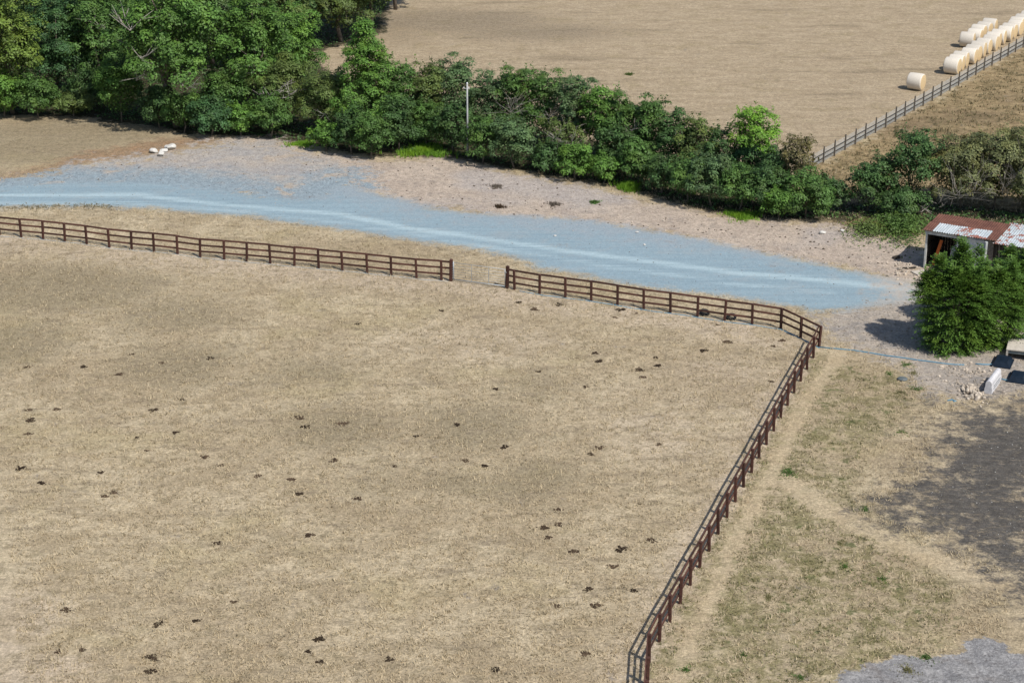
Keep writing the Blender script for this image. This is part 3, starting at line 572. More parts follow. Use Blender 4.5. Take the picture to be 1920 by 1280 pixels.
# undergrowth along the wood edge
U_ = dict(group='undergrowth along the wood edge')
plant(8, 220, 3.6, 2.5, 'bright', 'low bright bush under the yellow-green tree', **U_)
plant(72, 222, 3.4, 2.1, 'mid', 'low bush on the grass edge below the blue-green tree', **U_)
plant(138, 219, 2.0, 1.9, 'olive', 'low brambles in the shade between two trees', **U_)
plant(168, 206, 3.4, 2.0, 'dark', 'dark thicket filling the hollow behind the brambles', **U_)
plant(228, 228, 5.2, 2.5, 'ash', 'leafy low-hanging bush left of the tree shadow on the grass', **U_)
plant(300, 242, 3.4, 1.9, 'dark', 'dark bush in the shade under the big ash', **U_)
plant(345, 248, 3.2, 1.7, 'mid', 'bush between the dark ash bush and the blue-green bush', **U_)
plant(396, 255, 3.2, 2.0, 'blue', 'rounded dark blue-green bush at the verge corner', **U_)
plant(420, 240, 4.6, 2.2, 'mid', 'taller bush behind the rounded blue-green bush', **U_)
plant(452, 255, 2.6, 1.6, 'bright', 'fresh green bush right of the rounded blue-green bush', **U_)
plant(508, 258, 3.6, 1.8, 'mid', 'dark green bush at the end of the wood edge', **U_)
# hedgerow: rear row
K = dict()
plant(540, 240, 6.0, 2.5, 'olive', 'olive-brown thorn bush with bare stems, left end of hedgerow', bare=[(-.8, -2.2, 2.9, 8, 1.7, .035), (.4, -2.2, 3.3, 6, 1.5)])
plant(610, 252, 5.2, 2.3, 'olive', 'olive shrub between the thorn bush and the pointed tree', bare=[(0, -1.9, 2.2, 4, .9)])
plant(688, 262, 9.4, 3.2, 'bright', 'tall pointed tree rising above the hedgerow', name='tree', cat='tree', group='single tree in hedgerow', shape='cone', z0=.8, trunk=.14, cl=.62, dens=1.1)
plant(752, 258, 6.0, 2.2, 'mid', 'rear hedge shrub on the right flank of the pointed tree')
plant(800, 256, 6.0, 2.1, 'olive', 'yellowish rear hedge shrub left of the grey pole')
plant(850, 250, 6.2, 2.2, 'grey', 'high grey-green rear shrub just behind the grey pole', shape='vase')
plant(912, 268, 5.7, 2.1, 'grey', 'grey-green rear shrub right of the grey pole', shape='vase')
plant(965, 272, 6.2, 2.2, 'mid', 'highest shrub in the middle of the hedgerow', shape='vase', bare=[(-.3, -2.3, 3.2, 16, 2.0, .016)])
plant(1020, 276, 6.0, 2.2, 'mid', 'rear shrub right of the highest hedge shrub', shape='vase', bare=[(.4, -2.3, 2.8, 12, 1.7, .016)])
plant(1075, 288, 6.0, 2.1, 'grey', 'rear shrub over the brown bare hollow of the hedge', shape='vase', bare=[(-.5, -2.4, 2.4, 10, 1.5, .02)])
plant(1125, 298, 5.6, 2.0, 'bright', 'pale green rear shrub sloping down to the field', shape='vase')
plant(1170, 306, 5.4, 2.1, 'mid', 'rear shrub right of the pale green shrub', bare=[(.2, -2.0, 2.8, 8, 1.3)])
plant(1215, 316, 5.4, 2.0, 'mid', 'rear shrub with steep right side against the hay field')
plant(1262, 328, 4.8, 1.9, 'dark', 'lower dark rear shrub after the steep one')
plant(1305, 338, 4.5, 1.9, 'olive', 'olive rear shrub between the dark one and the vivid tree')
plant(1345, 346, 4.3, 1.7, 'dark', 'dark rear shrub left of the vivid green tree')
plant(1408, 350, 5.9, 2.1, 'vivid', 'vivid yellow-green small tree standing out of the hedge', name='tree', cat='tree', group='single tree in hedgerow', z0=2.0, dens=.8, trunk=.09, ragged=.35)
plant(1412, 352, 3.6, 2.0, 'blue', 'bluish dark shrub below the vivid green tree')
plant(1452, 368, 3.6, 1.7, 'dark', 'dark shrub right of the bluish shrub')
plant(1496, 378, 5.0, 1.6, 'red', 'thin reddish-tipped sapling in front of the stock fence end', dens=.5, z0=.6, ragged=.4)
# hedgerow: front row
Fg = dict(group='front row shrubs of the hedgerow')
plant(612, 283, 2.2, 1.3, 'bright', 'small round light green bush on the verge', **Fg)
plant(660, 290, 3.6, 1.5, 'dark', 'dark shrub at the left foot of the pointed tree', **Fg)
plant(696, 297, 3.4, 1.6, 'mid', 'bulging shrub that reaches furthest onto the verge', **Fg)
plant(748, 282, 4.0, 1.7, 'dark', 'front shrub left of the bright grass tongue', **Fg)
plant(800, 274, 3.4, 1.7, 'mid', 'front shrub above the bright grass tongue', **Fg)
plant(850, 286, 3.8, 1.6, 'dark', 'front shrub at the left foot of the grey pole', **Fg)
plant(905, 306, 3.6, 1.7, 'mid', 'front shrub at the right foot of the grey pole', **Fg)
plant(965, 316, 4.0, 2.0, 'grey', 'wide front shrub with grey-backed leaves', **Fg)
plant(1030, 322, 2.3, 1.6, 'dark', 'low dark front shrub below the brown hollow', **Fg)
plant(1078, 335, 2.5, 1.6, 'bright', 'fresh green elder bush at the foot of the hedge', **Fg)
plant(1132, 343, 2.1, 1.4, 'bright', 'smaller fresh green bush right of the elder', **Fg)
plant(1055, 310, 3.6, 1.7, 'olive', 'brownish thorn in the hollow behind the elder', dens=.55, bare=[(-.3, -1.2, 2.2, 14, 1.1, .02), (.6, -1.4, 2.0, 10, 1.0, .016)], **Fg)
plant(1150, 328, 3.6, 1.7, 'dark', 'dark front shrub above the small green bush', **Fg)
plant(1196, 345, 3.3, 1.7, 'mid', 'front shrub behind the bright grass clump', **Fg)
plant(1240, 362, 2.6, 1.5, 'dark', 'low front shrub right of the bright grass clump', **Fg)
plant(1290, 378, 3.4, 1.8, 'mid', 'rounded front shrub at the widening of the hedge', **Fg)
plant(1335, 388, 3.8, 1.9, 'grey', 'tall front shrub with silvery leaves', **Fg)
plant(1385, 396, 3.3, 1.8, 'mid', 'front shrub behind the yellow-green grass', **Fg)
plant(1432, 398, 3.4, 1.8, 'dark', 'front shrub in the deepest shade near hedge end', **Fg)
plant(1460, 410, 2.2, 1.4, 'bright', 'low fresh shrub near the right end of the hedge', **Fg)
plant(1510, 408, 3.4, 1.9, 'mid', 'bulging last shrub at the right end of the hedge', **Fg)
plant(1545, 398, 2.6, 1.3, 'dark', 'small dark shrub tucked on the last hedge shrub', **Fg)
plant(1574, 396, 2.0, .9, 'grey', 'small pale bush in the gap of the hedge', dens=.8, **Fg)
# right of the gap
Rg = dict(group='bushes behind the shed')
plant(1625, 398, 3.6, 1.8, 'dark', 'dark bush left of the leaning pale trunk', **Rg)
plant(1655, 392, 4.2, 1.5, 'dark', 'open dark bush above the gap, seen against dry grass', dens=.65, ragged=.4, **Rg)
plant(1712, 392, 5.6, 2.2, 'dark', 'dark round tree with pale leaning trunks left of the shed', z0=1.4, trunk=.08, ragged=.3, bark='deadwood', bare=[(-.1, -1.2, .3, 3, 1.5, .05), (1.4, -1.4, .8, 4, 1.2)], name='tree', cat='tree', group='bushes behind the shed')
plant(1690, 402, 2.0, 2.0, 'dark', 'dark undergrowth below the round tree', **Rg)
plant(1798, 392, 5.2, 2.8, 'willow', 'sparse olive willow left of two behind the shed', dens=1.05, size=.08, ragged=.3, bare=[(-.8, -2.6, 1.8, 16, 2.0, .014), (.6, -2.5, 2.8, 14, 2.0, .014)], **Rg)
plant(1862, 392, 5.6, 3.0, 'willow', 'sparse olive willow in the middle behind the shed', dens=1.05, size=.08, ragged=.3, bare=[(0, -2.7, 2.0, 16, 2.0, .014), (.8, -2.6, 3.2, 14, 2.0, .014)], **Rg)
plant(1922, 400, 5.6, 3.0, 'willow', 'olive willow behind the shed at the right picture edge', dens=1.05, size=.08, ragged=.3, bare=[(-.6, -2.0, 2.4, 14, 1.8, .012)], **Rg)
plant(1975, 410, 5.4, 2.5, 'olive', 'olive bush just cut by the right picture edge behind the shed', dens=.8, **Rg)

# ---- ivy, brambles and seedlings that cover the soil under trees and hedge
rng = np.random.default_rng(77); n_ = 240000; yy = rng.uniform(118, 212, n_); xx = rng.uniform(-.30, .30, n_)*yy; xy = np.column_stack([xx, yy]); gi = zlook(xy)
kp = (SD['litter'][gi] > .5+.5*rng.random(n_)) & (smooth_noise(xy, 3.0, 31)+rng.normal(0, .35, n_) > -.25); xy, gi = xy[kp], gi[kp]; n_ = len(xy)
hz_ = np.clip(.25+.3*smooth_noise(xy, 2.2, 33), .03, .7)*np.clip(SD['litter'][gi]/1.5, .15, 1)
P = np.column_stack([xy, GZ[gi]+hz_*rng.random(n_)**.6]); N = unit(rng.normal(0, .5, (n_, 3))+np.array([0, -.2, .8]))
v = leaf_quads(P, N, .105*rng.uniform(.6, 1.4, n_), rng.uniform(.45, .7, n_)[:, None], rng)
tag(link('undergrowth', np_mesh('undergrowth', v, np.arange(len(v)), 4, M['leaf_dark'], face_attr={'rnd': rng.random(n_)})), 'dark green ivy and brambles covering the soil under the hedge', 'undergrowth', kind='stuff')

# ---- conifers beside the shed
def conifer(px, py, h, r, label, seed, n=950, ry=None, tips=()):
    """feathery sprays set in drooping shelves; extra leaders (x, y, z0, height, radius) rise from the crown"""
    p = G(px, py); rng = np.random.default_rng(seed); ry = ry or r; root = empty('conifer', p, 0, label, 'conifer', 'conifers in front of the shed')
    Os, outs, Ls = [], [], []
    def body(n, cx, cy, zb, hh, rx, ryy, col):
        t = rng.random(n)**.9; a = rng.uniform(0, 2*np.pi, n)
        if col: pr = np.clip(1-((t-.70)/.30).clip(0, 1)**1.6*.9, .05, 1)*(.70+.30*np.clip(t/.7, 0, 1))
        else: pr = np.clip(1-t**1.2, .05, 1)
        pr = pr*(1+.15*np.sin(a*3+seed+t*3)+.11*np.sin(a*7+t*13+seed))
        z = zb+t*hh; sh = .50; ph = .5*np.sin(a*2+seed)+.25*np.sin(a*5); z = np.where(rng.random(n) < .85, (np.round(z/sh+ph)-ph)*sh+rng.normal(0, .05, n), z)
        q = pr*rng.uniform(.55, 1.0, n); Os.append(np.column_stack([cx+np.cos(a)*q*rx, cy+np.sin(a)*q*ryy, np.maximum(z, .15)]))
        o = np.column_stack([np.cos(a), np.sin(a), .22+.9*t**2.5+rng.normal(0, .12, n)]); outs.append(unit(o+rng.normal(0, .2, (n, 3)))); Ls.append(rng.uniform(.5, 1.05, n)*(1-.25*t)*(1 if col else .75))
    body(n, 0, 0, .1, h, r, ry, True)
    for x, y, z0, hh, rr0 in tips: body(int(230*hh*rr0), x, y, z0, hh, rr0, rr0, False)
    O, out, L = np.vstack(Os), np.vstack(outs), np.concatenate(Ls); n = len(O); m = 22; s = (np.arange(m)+.5)/m
    side = unit(np.cross(out, np.array([0, 0, 1.0]))); nrm = np.cross(side, out); sg = np.where(np.arange(m) % 2 == 0, 1, -1); wdt = .20*(1-s)**.7*(.45+s)
    P = O[:, None]+out[:, None]*(L[:, None]*s)[..., None]+side[:, None]*(sg*wdt)[None, :, None]-np.array([0, 0, 1.0])*((L[:, None]*s)**2*.38)[..., None]
    P = P.reshape(-1, 3)+rng.normal(0, .025, (n*m, 3)); D = unit((out[:, None]*.8+side[:, None]*(sg*.6)[None, :, None]-np.array([0, 0, .3])).reshape(-1, 3)+rng.normal(0, .2, (n*m, 3)))
    N = unit(np.repeat(nrm, m, 0)*1.0+np.repeat(out, m, 0)*.25+rng.normal(0, .22, (n*m, 3))); Bv = unit(np.cross(N, D)); sz = rng.uniform(.05, .095, n*m)[:, None]
    v = np.stack([P-D*sz, P-Bv*sz*.36, P+D*sz*1.2, P+Bv*sz*.36], 1).reshape(-1, 3); v[:, 2] = np.maximum(v[:, 2], .03)
    rr = np.repeat(rng.random(n), m)*.4+np.tile(s, n)*.45+rng.random(n*m)*.15
    link('crown', np_mesh('crown', v, np.arange(len(v)), 4, M['conifer'], face_attr={'rnd': rr}), root)
    mb = MB(); mb.tube([(0, 0, -.1), (.05, 0, h*.5), (0, .05, h*.9)], [.13, .09, .02], 7)
    for i in range(14):
        z = h*rng.uniform(.1, .8); aa = rng.uniform(0, 6.28); rr_ = r*.6*(1-z/h*.7); mb.tube([(0, 0, z), (math.cos(aa)*rr_, math.sin(aa)*rr_*ry/r, z+.15)], [.04, .01], 5)
    for x, y, z0, hh, rr0 in tips: mb.tube([(x*.6, y*.6, z0-.8), (x, y, z0+hh*.85)], [.04, .008], 5)
    mb.build('trunk', M['bark'], root); return root
conifer(1790, 650, 4.4, 2.15, 'large leylandii conifer nearest the blue pipe', 21, 1900, 1.8, [(-1.2, .2, 3.2, 2.1, .6), (.1, .5, 3.5, 2.6, .6), (-1.9, .1, 2.8, 1.6, .5), (.9, -.2, 3.3, 1.5, .5), (-.5, -.4, 3.2, 1.7, .5)])
conifer(1854, 640, 4.0, 2.05, 'leylandii conifer merged into the right of the largest one', 22, 1700, 1.7, [(.9, .3, 3.1, 1.6, .6), (-.6, .4, 3.2, 1.4, .55), (.2, -.3, 3.1, 1.3, .5), (1.6, .1, 2.5, 1.3, .5)])
conifer(1795, 604, 3.0, 1.4, 'leylandii conifer behind the big two, tips over the shed front', 23, 650, None, [(-.5, .2, 2.3, 1.5, .5), (1.0, .3, 2.3, 2.2, .3), (.3, .2, 2.4, 1.6, .4)])
conifer(1902, 586, 3.0, 1.7, 'leylandii conifer at the right picture edge below the slatted shed', 24, 1000, None, [(-.6, .2, 2.3, 1.7, .5), (.5, .1, 2.2, 1.6, .5), (-1.2, -.2, 1.9, 1.3, .4)])
pw = G(1836, 575); o = MB().box((0, 0, 1.5), (.17, .17, 3.0), bev=.02).build('timber_post', M['pole'], None, (pw.x, pw.y, 1.2), (0, .03, .5)); tag(o, 'grey weathered timber post poking out of the conifers', 'post')

# ------------------------------------------------------------------ grey pole in the hedge
pp = G(877, 293); pr_ = empty('utility_pole', pp, 0, 'thin pale grey pole with white insulators standing in the hedge', 'pole')
MB().tube([(0, 0, -.2), (0, 0, 2.8), (.0, 0, 5.75)], [.09, .07, .06], 8).build('pole', M['pole'], pr_)
MB().bar((-.28, 0, 5.35), (.2, 0, 5.35), .04, .04).build('cross_arm', M['pole'], pr_)
for x in (-.25, .12): MB().lathe([(.02, 0), (.035, .03), (.03, .06), (.04, .08), (.02, .11)], 10, (x, 0, 5.38)).build('insulator', M['porcelain'], pr_)
MB().lathe([(.068, 0), (.07, .05), (.04, .1)], 10, (0, 0, 5.73)).build('cap', M['porcelain'], pr_)

# ------------------------------------------------------------------ shed
s0 = G(1731, 502); e0 = G(1864, 449.6, 2.62); u = Vector((e0.x-s0.x, e0.y-s0.y, 0)); SLEN = u.length; u.normalize(); saz = math.atan2(u.y, u.x)
shed = empty('shed', s0, saz, 'open-fronted timber shed with rusty corrugated roof behind the conifer', 'shed')
SDEP, HF, HB = 3.0, 2.55, 2.68
def corr(x0, x1, y0, y1, z0, z1, pitch=.16, amp=.022):
    n = int((x1-x0)/pitch*6)+1; xs = np.linspace(x0, x1, n); v = []; f = []
    for j, (y, z) in enumerate(((y0, z0), (y1, z1))):
        for x in xs: v.append((x, y, z+amp*math.sin(x/pitch*2*math.pi)))
    for i in range(n-1): f.append((i, i+1, n+i+1, n+i))
    b = len(v); v += [(x, y, z-.006) for x, y, z in v]; f += [(b+c, b+b_, b+a_, b+d) for d, a_, b_, c in [(q[0], q[1], q[2], q[3]) for q in f]]
    return MB().add(v, f, True)
m = MB()
for y in (-.1, 1.2, SDEP-.1): m.bar((-.1, y, HF+.06+(y+.1)*.03), (SLEN+.1, y, HF+.06+(y+.1)*.03), .07, .09)
roof = m.build('roof', M['oldtimber'], shed)
m = MB()
for z in (.4, 1.4, 2.35):
    m.bar((.07, .15, z), (.07, SDEP-.1, z), .05, .08); m.bar((SLEN-.07, .15, z), (SLEN-.07, SDEP-.1, z), .05, .08); m.bar((.1, SDEP-.06, z), (SLEN-.1, SDEP-.06, z), .05, .08)
wall = m.build('wall', M['darktimber'], shed)
ns = 7; swid = (SLEN+.35)/ns; fm = ['rust', 'galv_clean', 'galv_clean', 'galv_rust', 'galv_rust', 'galv_rust', 'rust']
for i in range(ns):
    xa = -.18+i*swid; zz = .012*(i % 2)
    corr(xa, xa+swid+.05, -.28, 1.32, HF+.08+zz+.03, HF+.17+zz+.03).build('roof_sheet', M[fm[i]], roof)
    corr(xa, xa+swid+.05, 1.2, SDEP+.2, HF+.13+zz, HB+.10+zz).build('roof_sheet', M['rust'], roof)
for x, m_ in ((.06, 'greypaint'), (SLEN*.47, 'oldtimber'), (SLEN-.06, 'oldtimber')): MB().box((x, .06, HF/2), (.13, .13, HF), bev=.015).build('corner_post', M[m_], shed)
for x in (.06, SLEN-.06): MB().box((x, SDEP-.06, HB/2), (.13, .13, HB), bev=.015).build('corner_post', M['darktimber'], shed)
MB().box((SLEN*.5, .03, HF-.10), (SLEN+.1, .05, .26)).build('fascia', M['greypaint'], shed)
for i in range(int(SDEP/.16)): MB().box((.03+.0, .2+i*.16, HF/2), (.03, .152, HF)).build('wall_board', M['darktimber'], wall)
for i in range(int(SDEP/.16)): MB().box((SLEN-.03, .2+i*.16, HF/2), (.03, .152, HF)).build('wall_board', M['darktimber'], wall)
for i in range(int(SLEN/.2)): MB().box((.1+i*.2+.05, SDEP, HB/2), (.19, .03, HB)).build('wall_board', M['darktimber'], wall)
m = MB(); nx_, nz_ = 10, 8; xs0, xs1 = SLEN*.47, SLEN*.87; rr = random.Random(4); vs = []
for j in range(nz_+1):
    for i in range(nx_+1): vs.append((xs0+(xs1-xs0)*i/nx_, -.02+rr.uniform(-.045, .03), .35+(HF-.45)*j/nz_))
m.add(vs, [(j*(nx_+1)+i, j*(nx_+1)+i+1, (j+1)*(nx_+1)+i+1, (j+1)*(nx_+1)+i) for j in range(nz_) for i in range(nx_)]); m.build('wall_sheet', M['plasticsheet'], shed)
corr(0, SLEN*.14, 0, HF-.05, 0, 0, .1, .015).build('wall_panel', M['oldtimber'], shed, (SLEN*.86, -.03, 0), (rad(90), 0, 0))
o = MB().box((0, 0, 1.0), (.2, .04, 1.75)).build('orange_board', M['orange'], None, s0+u*.45+Vector((.25, .4, .0)), (rad(-8), rad(12), saz)); tag(o, 'orange board leaning inside the open end of the shed', 'board')
bb = MB(); bb.lathe([(.2, 0), (.42, .06), (.46, .4), (.40, .75), (.22, .95), (.08, 1.05)], 14); o = bb.build('sack', M['bag'], None, s0+u*1.9+Vector((.5, .75, .55))); o.scale = (1.15, .9, 1.1); tag(o, 'pale full sack inside the open shed', 'sack')
o = MB().box((0, 0, .27), (1.3, 1.0, .54), bev=.02).build('crate', M['darktimber'], None, s0+u*1.95+Vector((.5, .75, .0)), (0, 0, saz)); tag(o, 'dark timber crate under the pale sack in the shed', 'crate')
# neighbouring slatted shed
q0 = s0+u*(SLEN+.12)+Vector((-u.y*0, 0, 0)); shed2 = empty('slatted_shed', q0, saz, 'slatted dark timber shed with whitish rusty roof at the right edge', 'shed')
L2, D2, H2 = 4.6, 3.6, 2.42
m = MB()
for y in (-.2, 1.5, D2-.1): m.bar((-.05, y, H2+.03+(y+.35)*.066), (L2, y, H2+.03+(y+.35)*.066), .07, .09)
roof2 = m.build('roof', M['darktimber'], shed2)
m = MB()
for z in (.5, 1.3, 2.2): m.bar((0, .065, z), (L2, .065, z), .05, .1)
wall2 = m.build('wall', M['darktimber'], shed2)
for i in range(5): corr(-.1+i*.94, -.1+i*.94+.98, -.35, D2, H2+.08+.012*(i % 2), H2+.34+.012*(i % 2)).build('roof_sheet', M['galv_rust'], roof2)
for i in range(24):
    x = .08+i*.19; hh = H2-.1-.05*((i*7) % 3); MB().box((x, .02, .25+hh/2), (.095, .03, hh-.3), Euler((0, .02*math.sin(i*5), 0))).build('slat', M['oldtimber' if i % 4 == 1 else 'darktimber'], wall2)
for x in (.0, L2/2, L2): MB().box((x, .12, H2/2), (.12, .12, H2), bev=.012).build('corner_post', M['darktimber'], shed2)
for i in range(int(L2/.2)): MB().box((.1+i*.2, D2-.2, H2/2), (.19, .03, H2)).build('wall_board', M['darktimber'], wall2)

# ------------------------------------------------------------------ things by the conifer
wb0, wb1 = G(1852, 738), G(1871, 712); dv = wb1-wb0; az = math.atan2(dv.y, dv.x); Lb = 2.15
br = empty('concrete_barrier', wb0, az, 'white concrete barrier block lying beside the rubble heap', 'concrete block')
pf = [(-.21, 0), (.21, 0), (.21, .28), (.17, .42), (.17, .60), (.13, .70), (.05, .75), (-.05, .75), (-.13, .70), (-.17, .60), (-.17, .42), (-.21, .28)]
m = MB(); n = len(pf); m.add([(x, a, b) for x in (0, Lb) for a, b in pf], [tuple(range(n-1, -1, -1)), tuple(range(n, 2*n))]+[(i, (i+1) % n, n+(i+1) % n, n+i) for i in range(n)]); m.build('body', M['concrete'], br)
for z in (.2, .34): MB().box((Lb*.52, -.212, z), (Lb*.7, .012, .03)).build('groove', M['greyplastic'], br)
def lid(px, py, sx, sy, rz, label):
    p = G(px, py); o = empty('black_lid', p, rz, label, 'lid', 'black plastic lids')
    MB().box((0, 0, .035), (sx, sy, .07), bev=.012).build('rim', M['black'], o)
    b = MB(); x, y = sx/2-.07, sy/2-.07; xt, yt = x-.16, y-.16
    b.add([(-x, -y, .07), (x, -y, .07), (x, y, .07), (-x, y, .07), (-xt, -yt, .30), (xt, -yt, .30), (xt, yt, .30), (-xt, yt, .30)], [(4, 5, 6, 7), (0, 1, 5, 4), (1, 2, 6, 5), (2, 3, 7, 6), (3, 0, 4, 7)]); b.build('dome', M['black'], o)
lid(1879, 681, 1.15, 1.55, rad(-22), 'black plastic lid next to the blue pipe end')
lid(1908, 710, 1.10, 1.50, rad(-22), 'black plastic lid right of the white barrier')
lid(1926, 640, 1.1, 1.4, rad(-22), 'black plastic lid beyond the beige trough')
tp_ = G(1908, 664); tr_ = empty('concrete_trough', tp_, rad(-18), 'beige upturned concrete trough between the black lids', 'trough')
MB().box((0, .1, .54), (1.25, 1.9, .10), bev=.02).build('top_slab', M['beigecon'], tr_)
for x in (-.56, .56): MB().box((x, .1, .245), (.11, 1.86, .49)).build('side_wall', M['beigecon'], tr_)
MB().box((0, 1.0, .245), (1.0, .1, .48)).build('end_wall', M['beigecon'], tr_); MB().box((0, -.76, .4), (1.0, .08, .18)).build('end_wall', M['greyplastic'], tr_)
for x in (-.12, .08, .22): MB().lathe([(.035, 0), (.03, .01)], 8, (x, .3, .591)).build('drain_hole', M['black'], tr_)
p = G(1692, 711.5); o = MB().lathe([(.27, 0), (.29, .03), (.29, .07), (.25, .10), (.10, .115), (.02, .115)], 20).build('round_lid', M['greyplastic'], None, p); tag(o, 'round dark grey plastic lid lying on the grass', 'lid')
def pipe(px, rr_, mat, label, name='water_pipe', z=.03, seed=1):
    rn = random.Random(seed); W = [G(x, y) for x, y in px]; pts = []
    for a, b in zip(W[:-1], W[1:]):
        n = max(2, int((b-a).length/.7))
        for i in range(n):
            q = a.lerp(b, i/n); pts.append((q.x+rn.uniform(-.05, .05), q.y+rn.uniform(-.05, .05), ground_z(q.x, q.y)+z))
    pts.append((W[-1].x, W[-1].y, z)); o = MB().tube(pts, rr_, 6).build(name, M[mat]); return tag(o, label, 'pipe')
pipe([(1537, 652), (1600, 657.5), (1660, 666), (1720, 676), (1770, 682.5), (1808, 684.5)], .036, 'hose', 'blue water pipe crossing the yard from fence bend to conifers')
pipe([(1830, 683.5), (1853, 684.5), (1868, 684)], .045, 'hose', 'short blue pipe end emerging beside the black lid')
pipe([(1874, 711), (1892, 714)], .045, 'hose', 'blue pipe stub between white barrier and black lid')
pipe([(975, 546), (1060, 559), (1207, 580.5), (1358, 603), (1464, 617.5), (1500, 635), (1536, 653)], .03, 'hose', 'thin blue pipe along the foot of the fence right of the gate', seed=3, z=.01)
pipe([(-60, 437), (40, 445.5), (205, 464), (420, 487.5), (640, 508.5), (840, 528)], .022, 'hose_pale', 'pale pipe along the foot of the fence left of the gate', seed=4, z=.004)
o = MB().tube([(-.25, 0, .03), (0, .1, .05), (.2, -.05, .03), (.05, -.15, .04)], .05, 6).build('pipe_offcut', M['hose'], None, G(1785, 752)); tag(o, 'small curled blue pipe offcut below the rubble heap', 'pipe')
def tyre(px, py, rot, label, mat='rubber'):
    o = MB(); n, k = 20, 8; vs = []; fs = []
    for i in range(n):
        a = 2*math.pi*i/n
        for j in range(k): b = 2*math.pi*j/k; r_ = .24+.085*math.cos(b); vs.append((r_*math.cos(a), r_*math.sin(a), .09*math.sin(b)))
    for i in range(n):
        for j in range(k): fs.append((i*k+j, ((i+1) % n)*k+j, ((i+1) % n)*k+(j+1) % k, i*k+(j+1) % k))
    o.add(vs, fs, True); p = G(px, py); t = o.build('old_tyre', M[mat], None, (p.x, p.y, .13), rot); tag(t, label, 'tyre', 'old tyres by the fence')
tyre(1321, 589, (rad(14), rad(5), 0), 'black tyre lying behind the fence, left one of two')
tyre(1371, 598, (rad(20), rad(-10), 0), 'dark tyre behind the fence, right one of two')

# ---- stones
def rock_mesh(name, seed, mat, sub=1):
    import bmesh
    bm = bmesh.new(); bmesh.ops.create_icosphere(bm, subdivisions=sub+1, radius=.5); r = random.Random(seed); dirs = [(Vector((r.gauss(0, 1), r.gauss(0, 1), r.gauss(0, 1))).normalized(), r.uniform(.26, .42)) for _ in range(9)]
    for v in bm.verts:
        for d, t in dirs:
            k = v.co.dot(d)
            if k > t: v.co -= d*(k-t)*.85
    me = bpy.data.meshes.new(name); bm.to_mesh(me); bm.free(); me.materials.append(mat); return me
rocks = [rock_mesh('stone', i, M['stone']) for i in range(5)]; wrocks = [rock_mesh('boulder', i+20, M['whitestone'], 2) for i in range(3)]
for i, (x, y, s, lb) in enumerate([(289, 286, .62, 'leftmost white boulder of the cluster on the stony verge'), (301.5, 292, .60, 'front white boulder of the cluster on the stony verge'), (307, 285, .55, 'middle cream boulder of the cluster on the stony verge'), (314, 279, .5, 'rear small white boulder of the cluster on the stony verge'), (320, 279.5, .74, 'largest white boulder at the right of the cluster')]):
    p = G(x, y); o = link('boulder', wrocks[i % 3], None, (p.x, p.y, s*.25), (0, 0, i*1.7), (s*1.25, s, s*.75)); tag(o, lb, 'boulder', 'white boulders on the verge')
rh = empty('rubble_heap', G(1822, 738), 0, 'heap of broken pale stones left of the white barrier', 'rubble'); rn = random.Random(8)
for i in range(90):
    a = rn.uniform(0, 6.28); d = abs(rn.gauss(0, .55)); s = rn.uniform(.10, .30)*(1.1 if d < .6 else .75)
    link('stone', rocks[i % 5], rh, (math.cos(a)*d, math.sin(a)*d*1.9+.2, max(.03, .24-.25*d)*rn.uniform(.4, 1)), (rn.uniform(0, 6), rn.uniform(0, 6), rn.uniform(0, 6)), (s*1.2, s, s*.8))
rh2 = empty('rubble_heap', G(1815, 700), 0, 'low spread of small rubble between the conifer and barrier', 'rubble')
for i in range(60):
    x, y = rn.gauss(0, .9), rn.gauss(0, 1.3); s = rn.uniform(.08, .2)
    link('stone', rocks[i % 5], rh2, (x, y, s*.2), (rn.uniform(0, 6), rn.uniform(0, 6), 0), (s*1.2, s, s*.8))
rh3 = empty('rubble_heap', G(1697, 507), 0, 'pale rubble strewn beside the open end of the shed', 'rubble')
for i in range(50):
    x, y = rn.gauss(0, .7), rn.gauss(0, 1.2); s = rn.uniform(.10, .26)
    link('stone', rocks[i % 5], rh3, (x, y, s*.2), (rn.uniform(0, 6), rn.uniform(0, 6), 0), (s*1.3, s, s*.7))
o = MB().box((0, 0, .03), (1.0, .8, .1), bev=.02).build('concrete_slab', M['beigecon'], None, G(1727, 512)-Vector((0, 0, 0)), (0, 0, .4)); tag(o, 'flat pale concrete slab at the shed corner', 'slab')
o = MB().bar((-.55, 0, .05), (.5, .1, .09), .1, .08).build('timber_offcut', M['darktimber'], None, G(1703, 504.5)); tag(o, 'dark timber offcut lying in the rubble by the shed', 'timber')
o = MB().bar((-.2, 0, .05), (.25, .1, .12), .25, .16).build('timber_block', M['darktimber'], None, G(1680, 485)); tag(o, 'dark block lying left of the shed shadow', 'timber')
for px, py, s, lb in ((1543, 438, .42, 'white stone on the verge below the hedge end'), (1580, 434, .30, 'small white stone right of the larger verge stone'), (1041, 443, .22, 'lone white stone in the middle of the track'), (1194, 436, .2, 'white stone at the upper edge of the track'), (1208, 460, .2, 'pinkish white stone on the track, right of centre')):
    p = G(px, py); tag(link('stone', wrocks[1], None, (p.x, p.y, s*.2), (0, 0, px), (s*1.3, s, s*.7)), lb, 'stone', 'loose white stones')
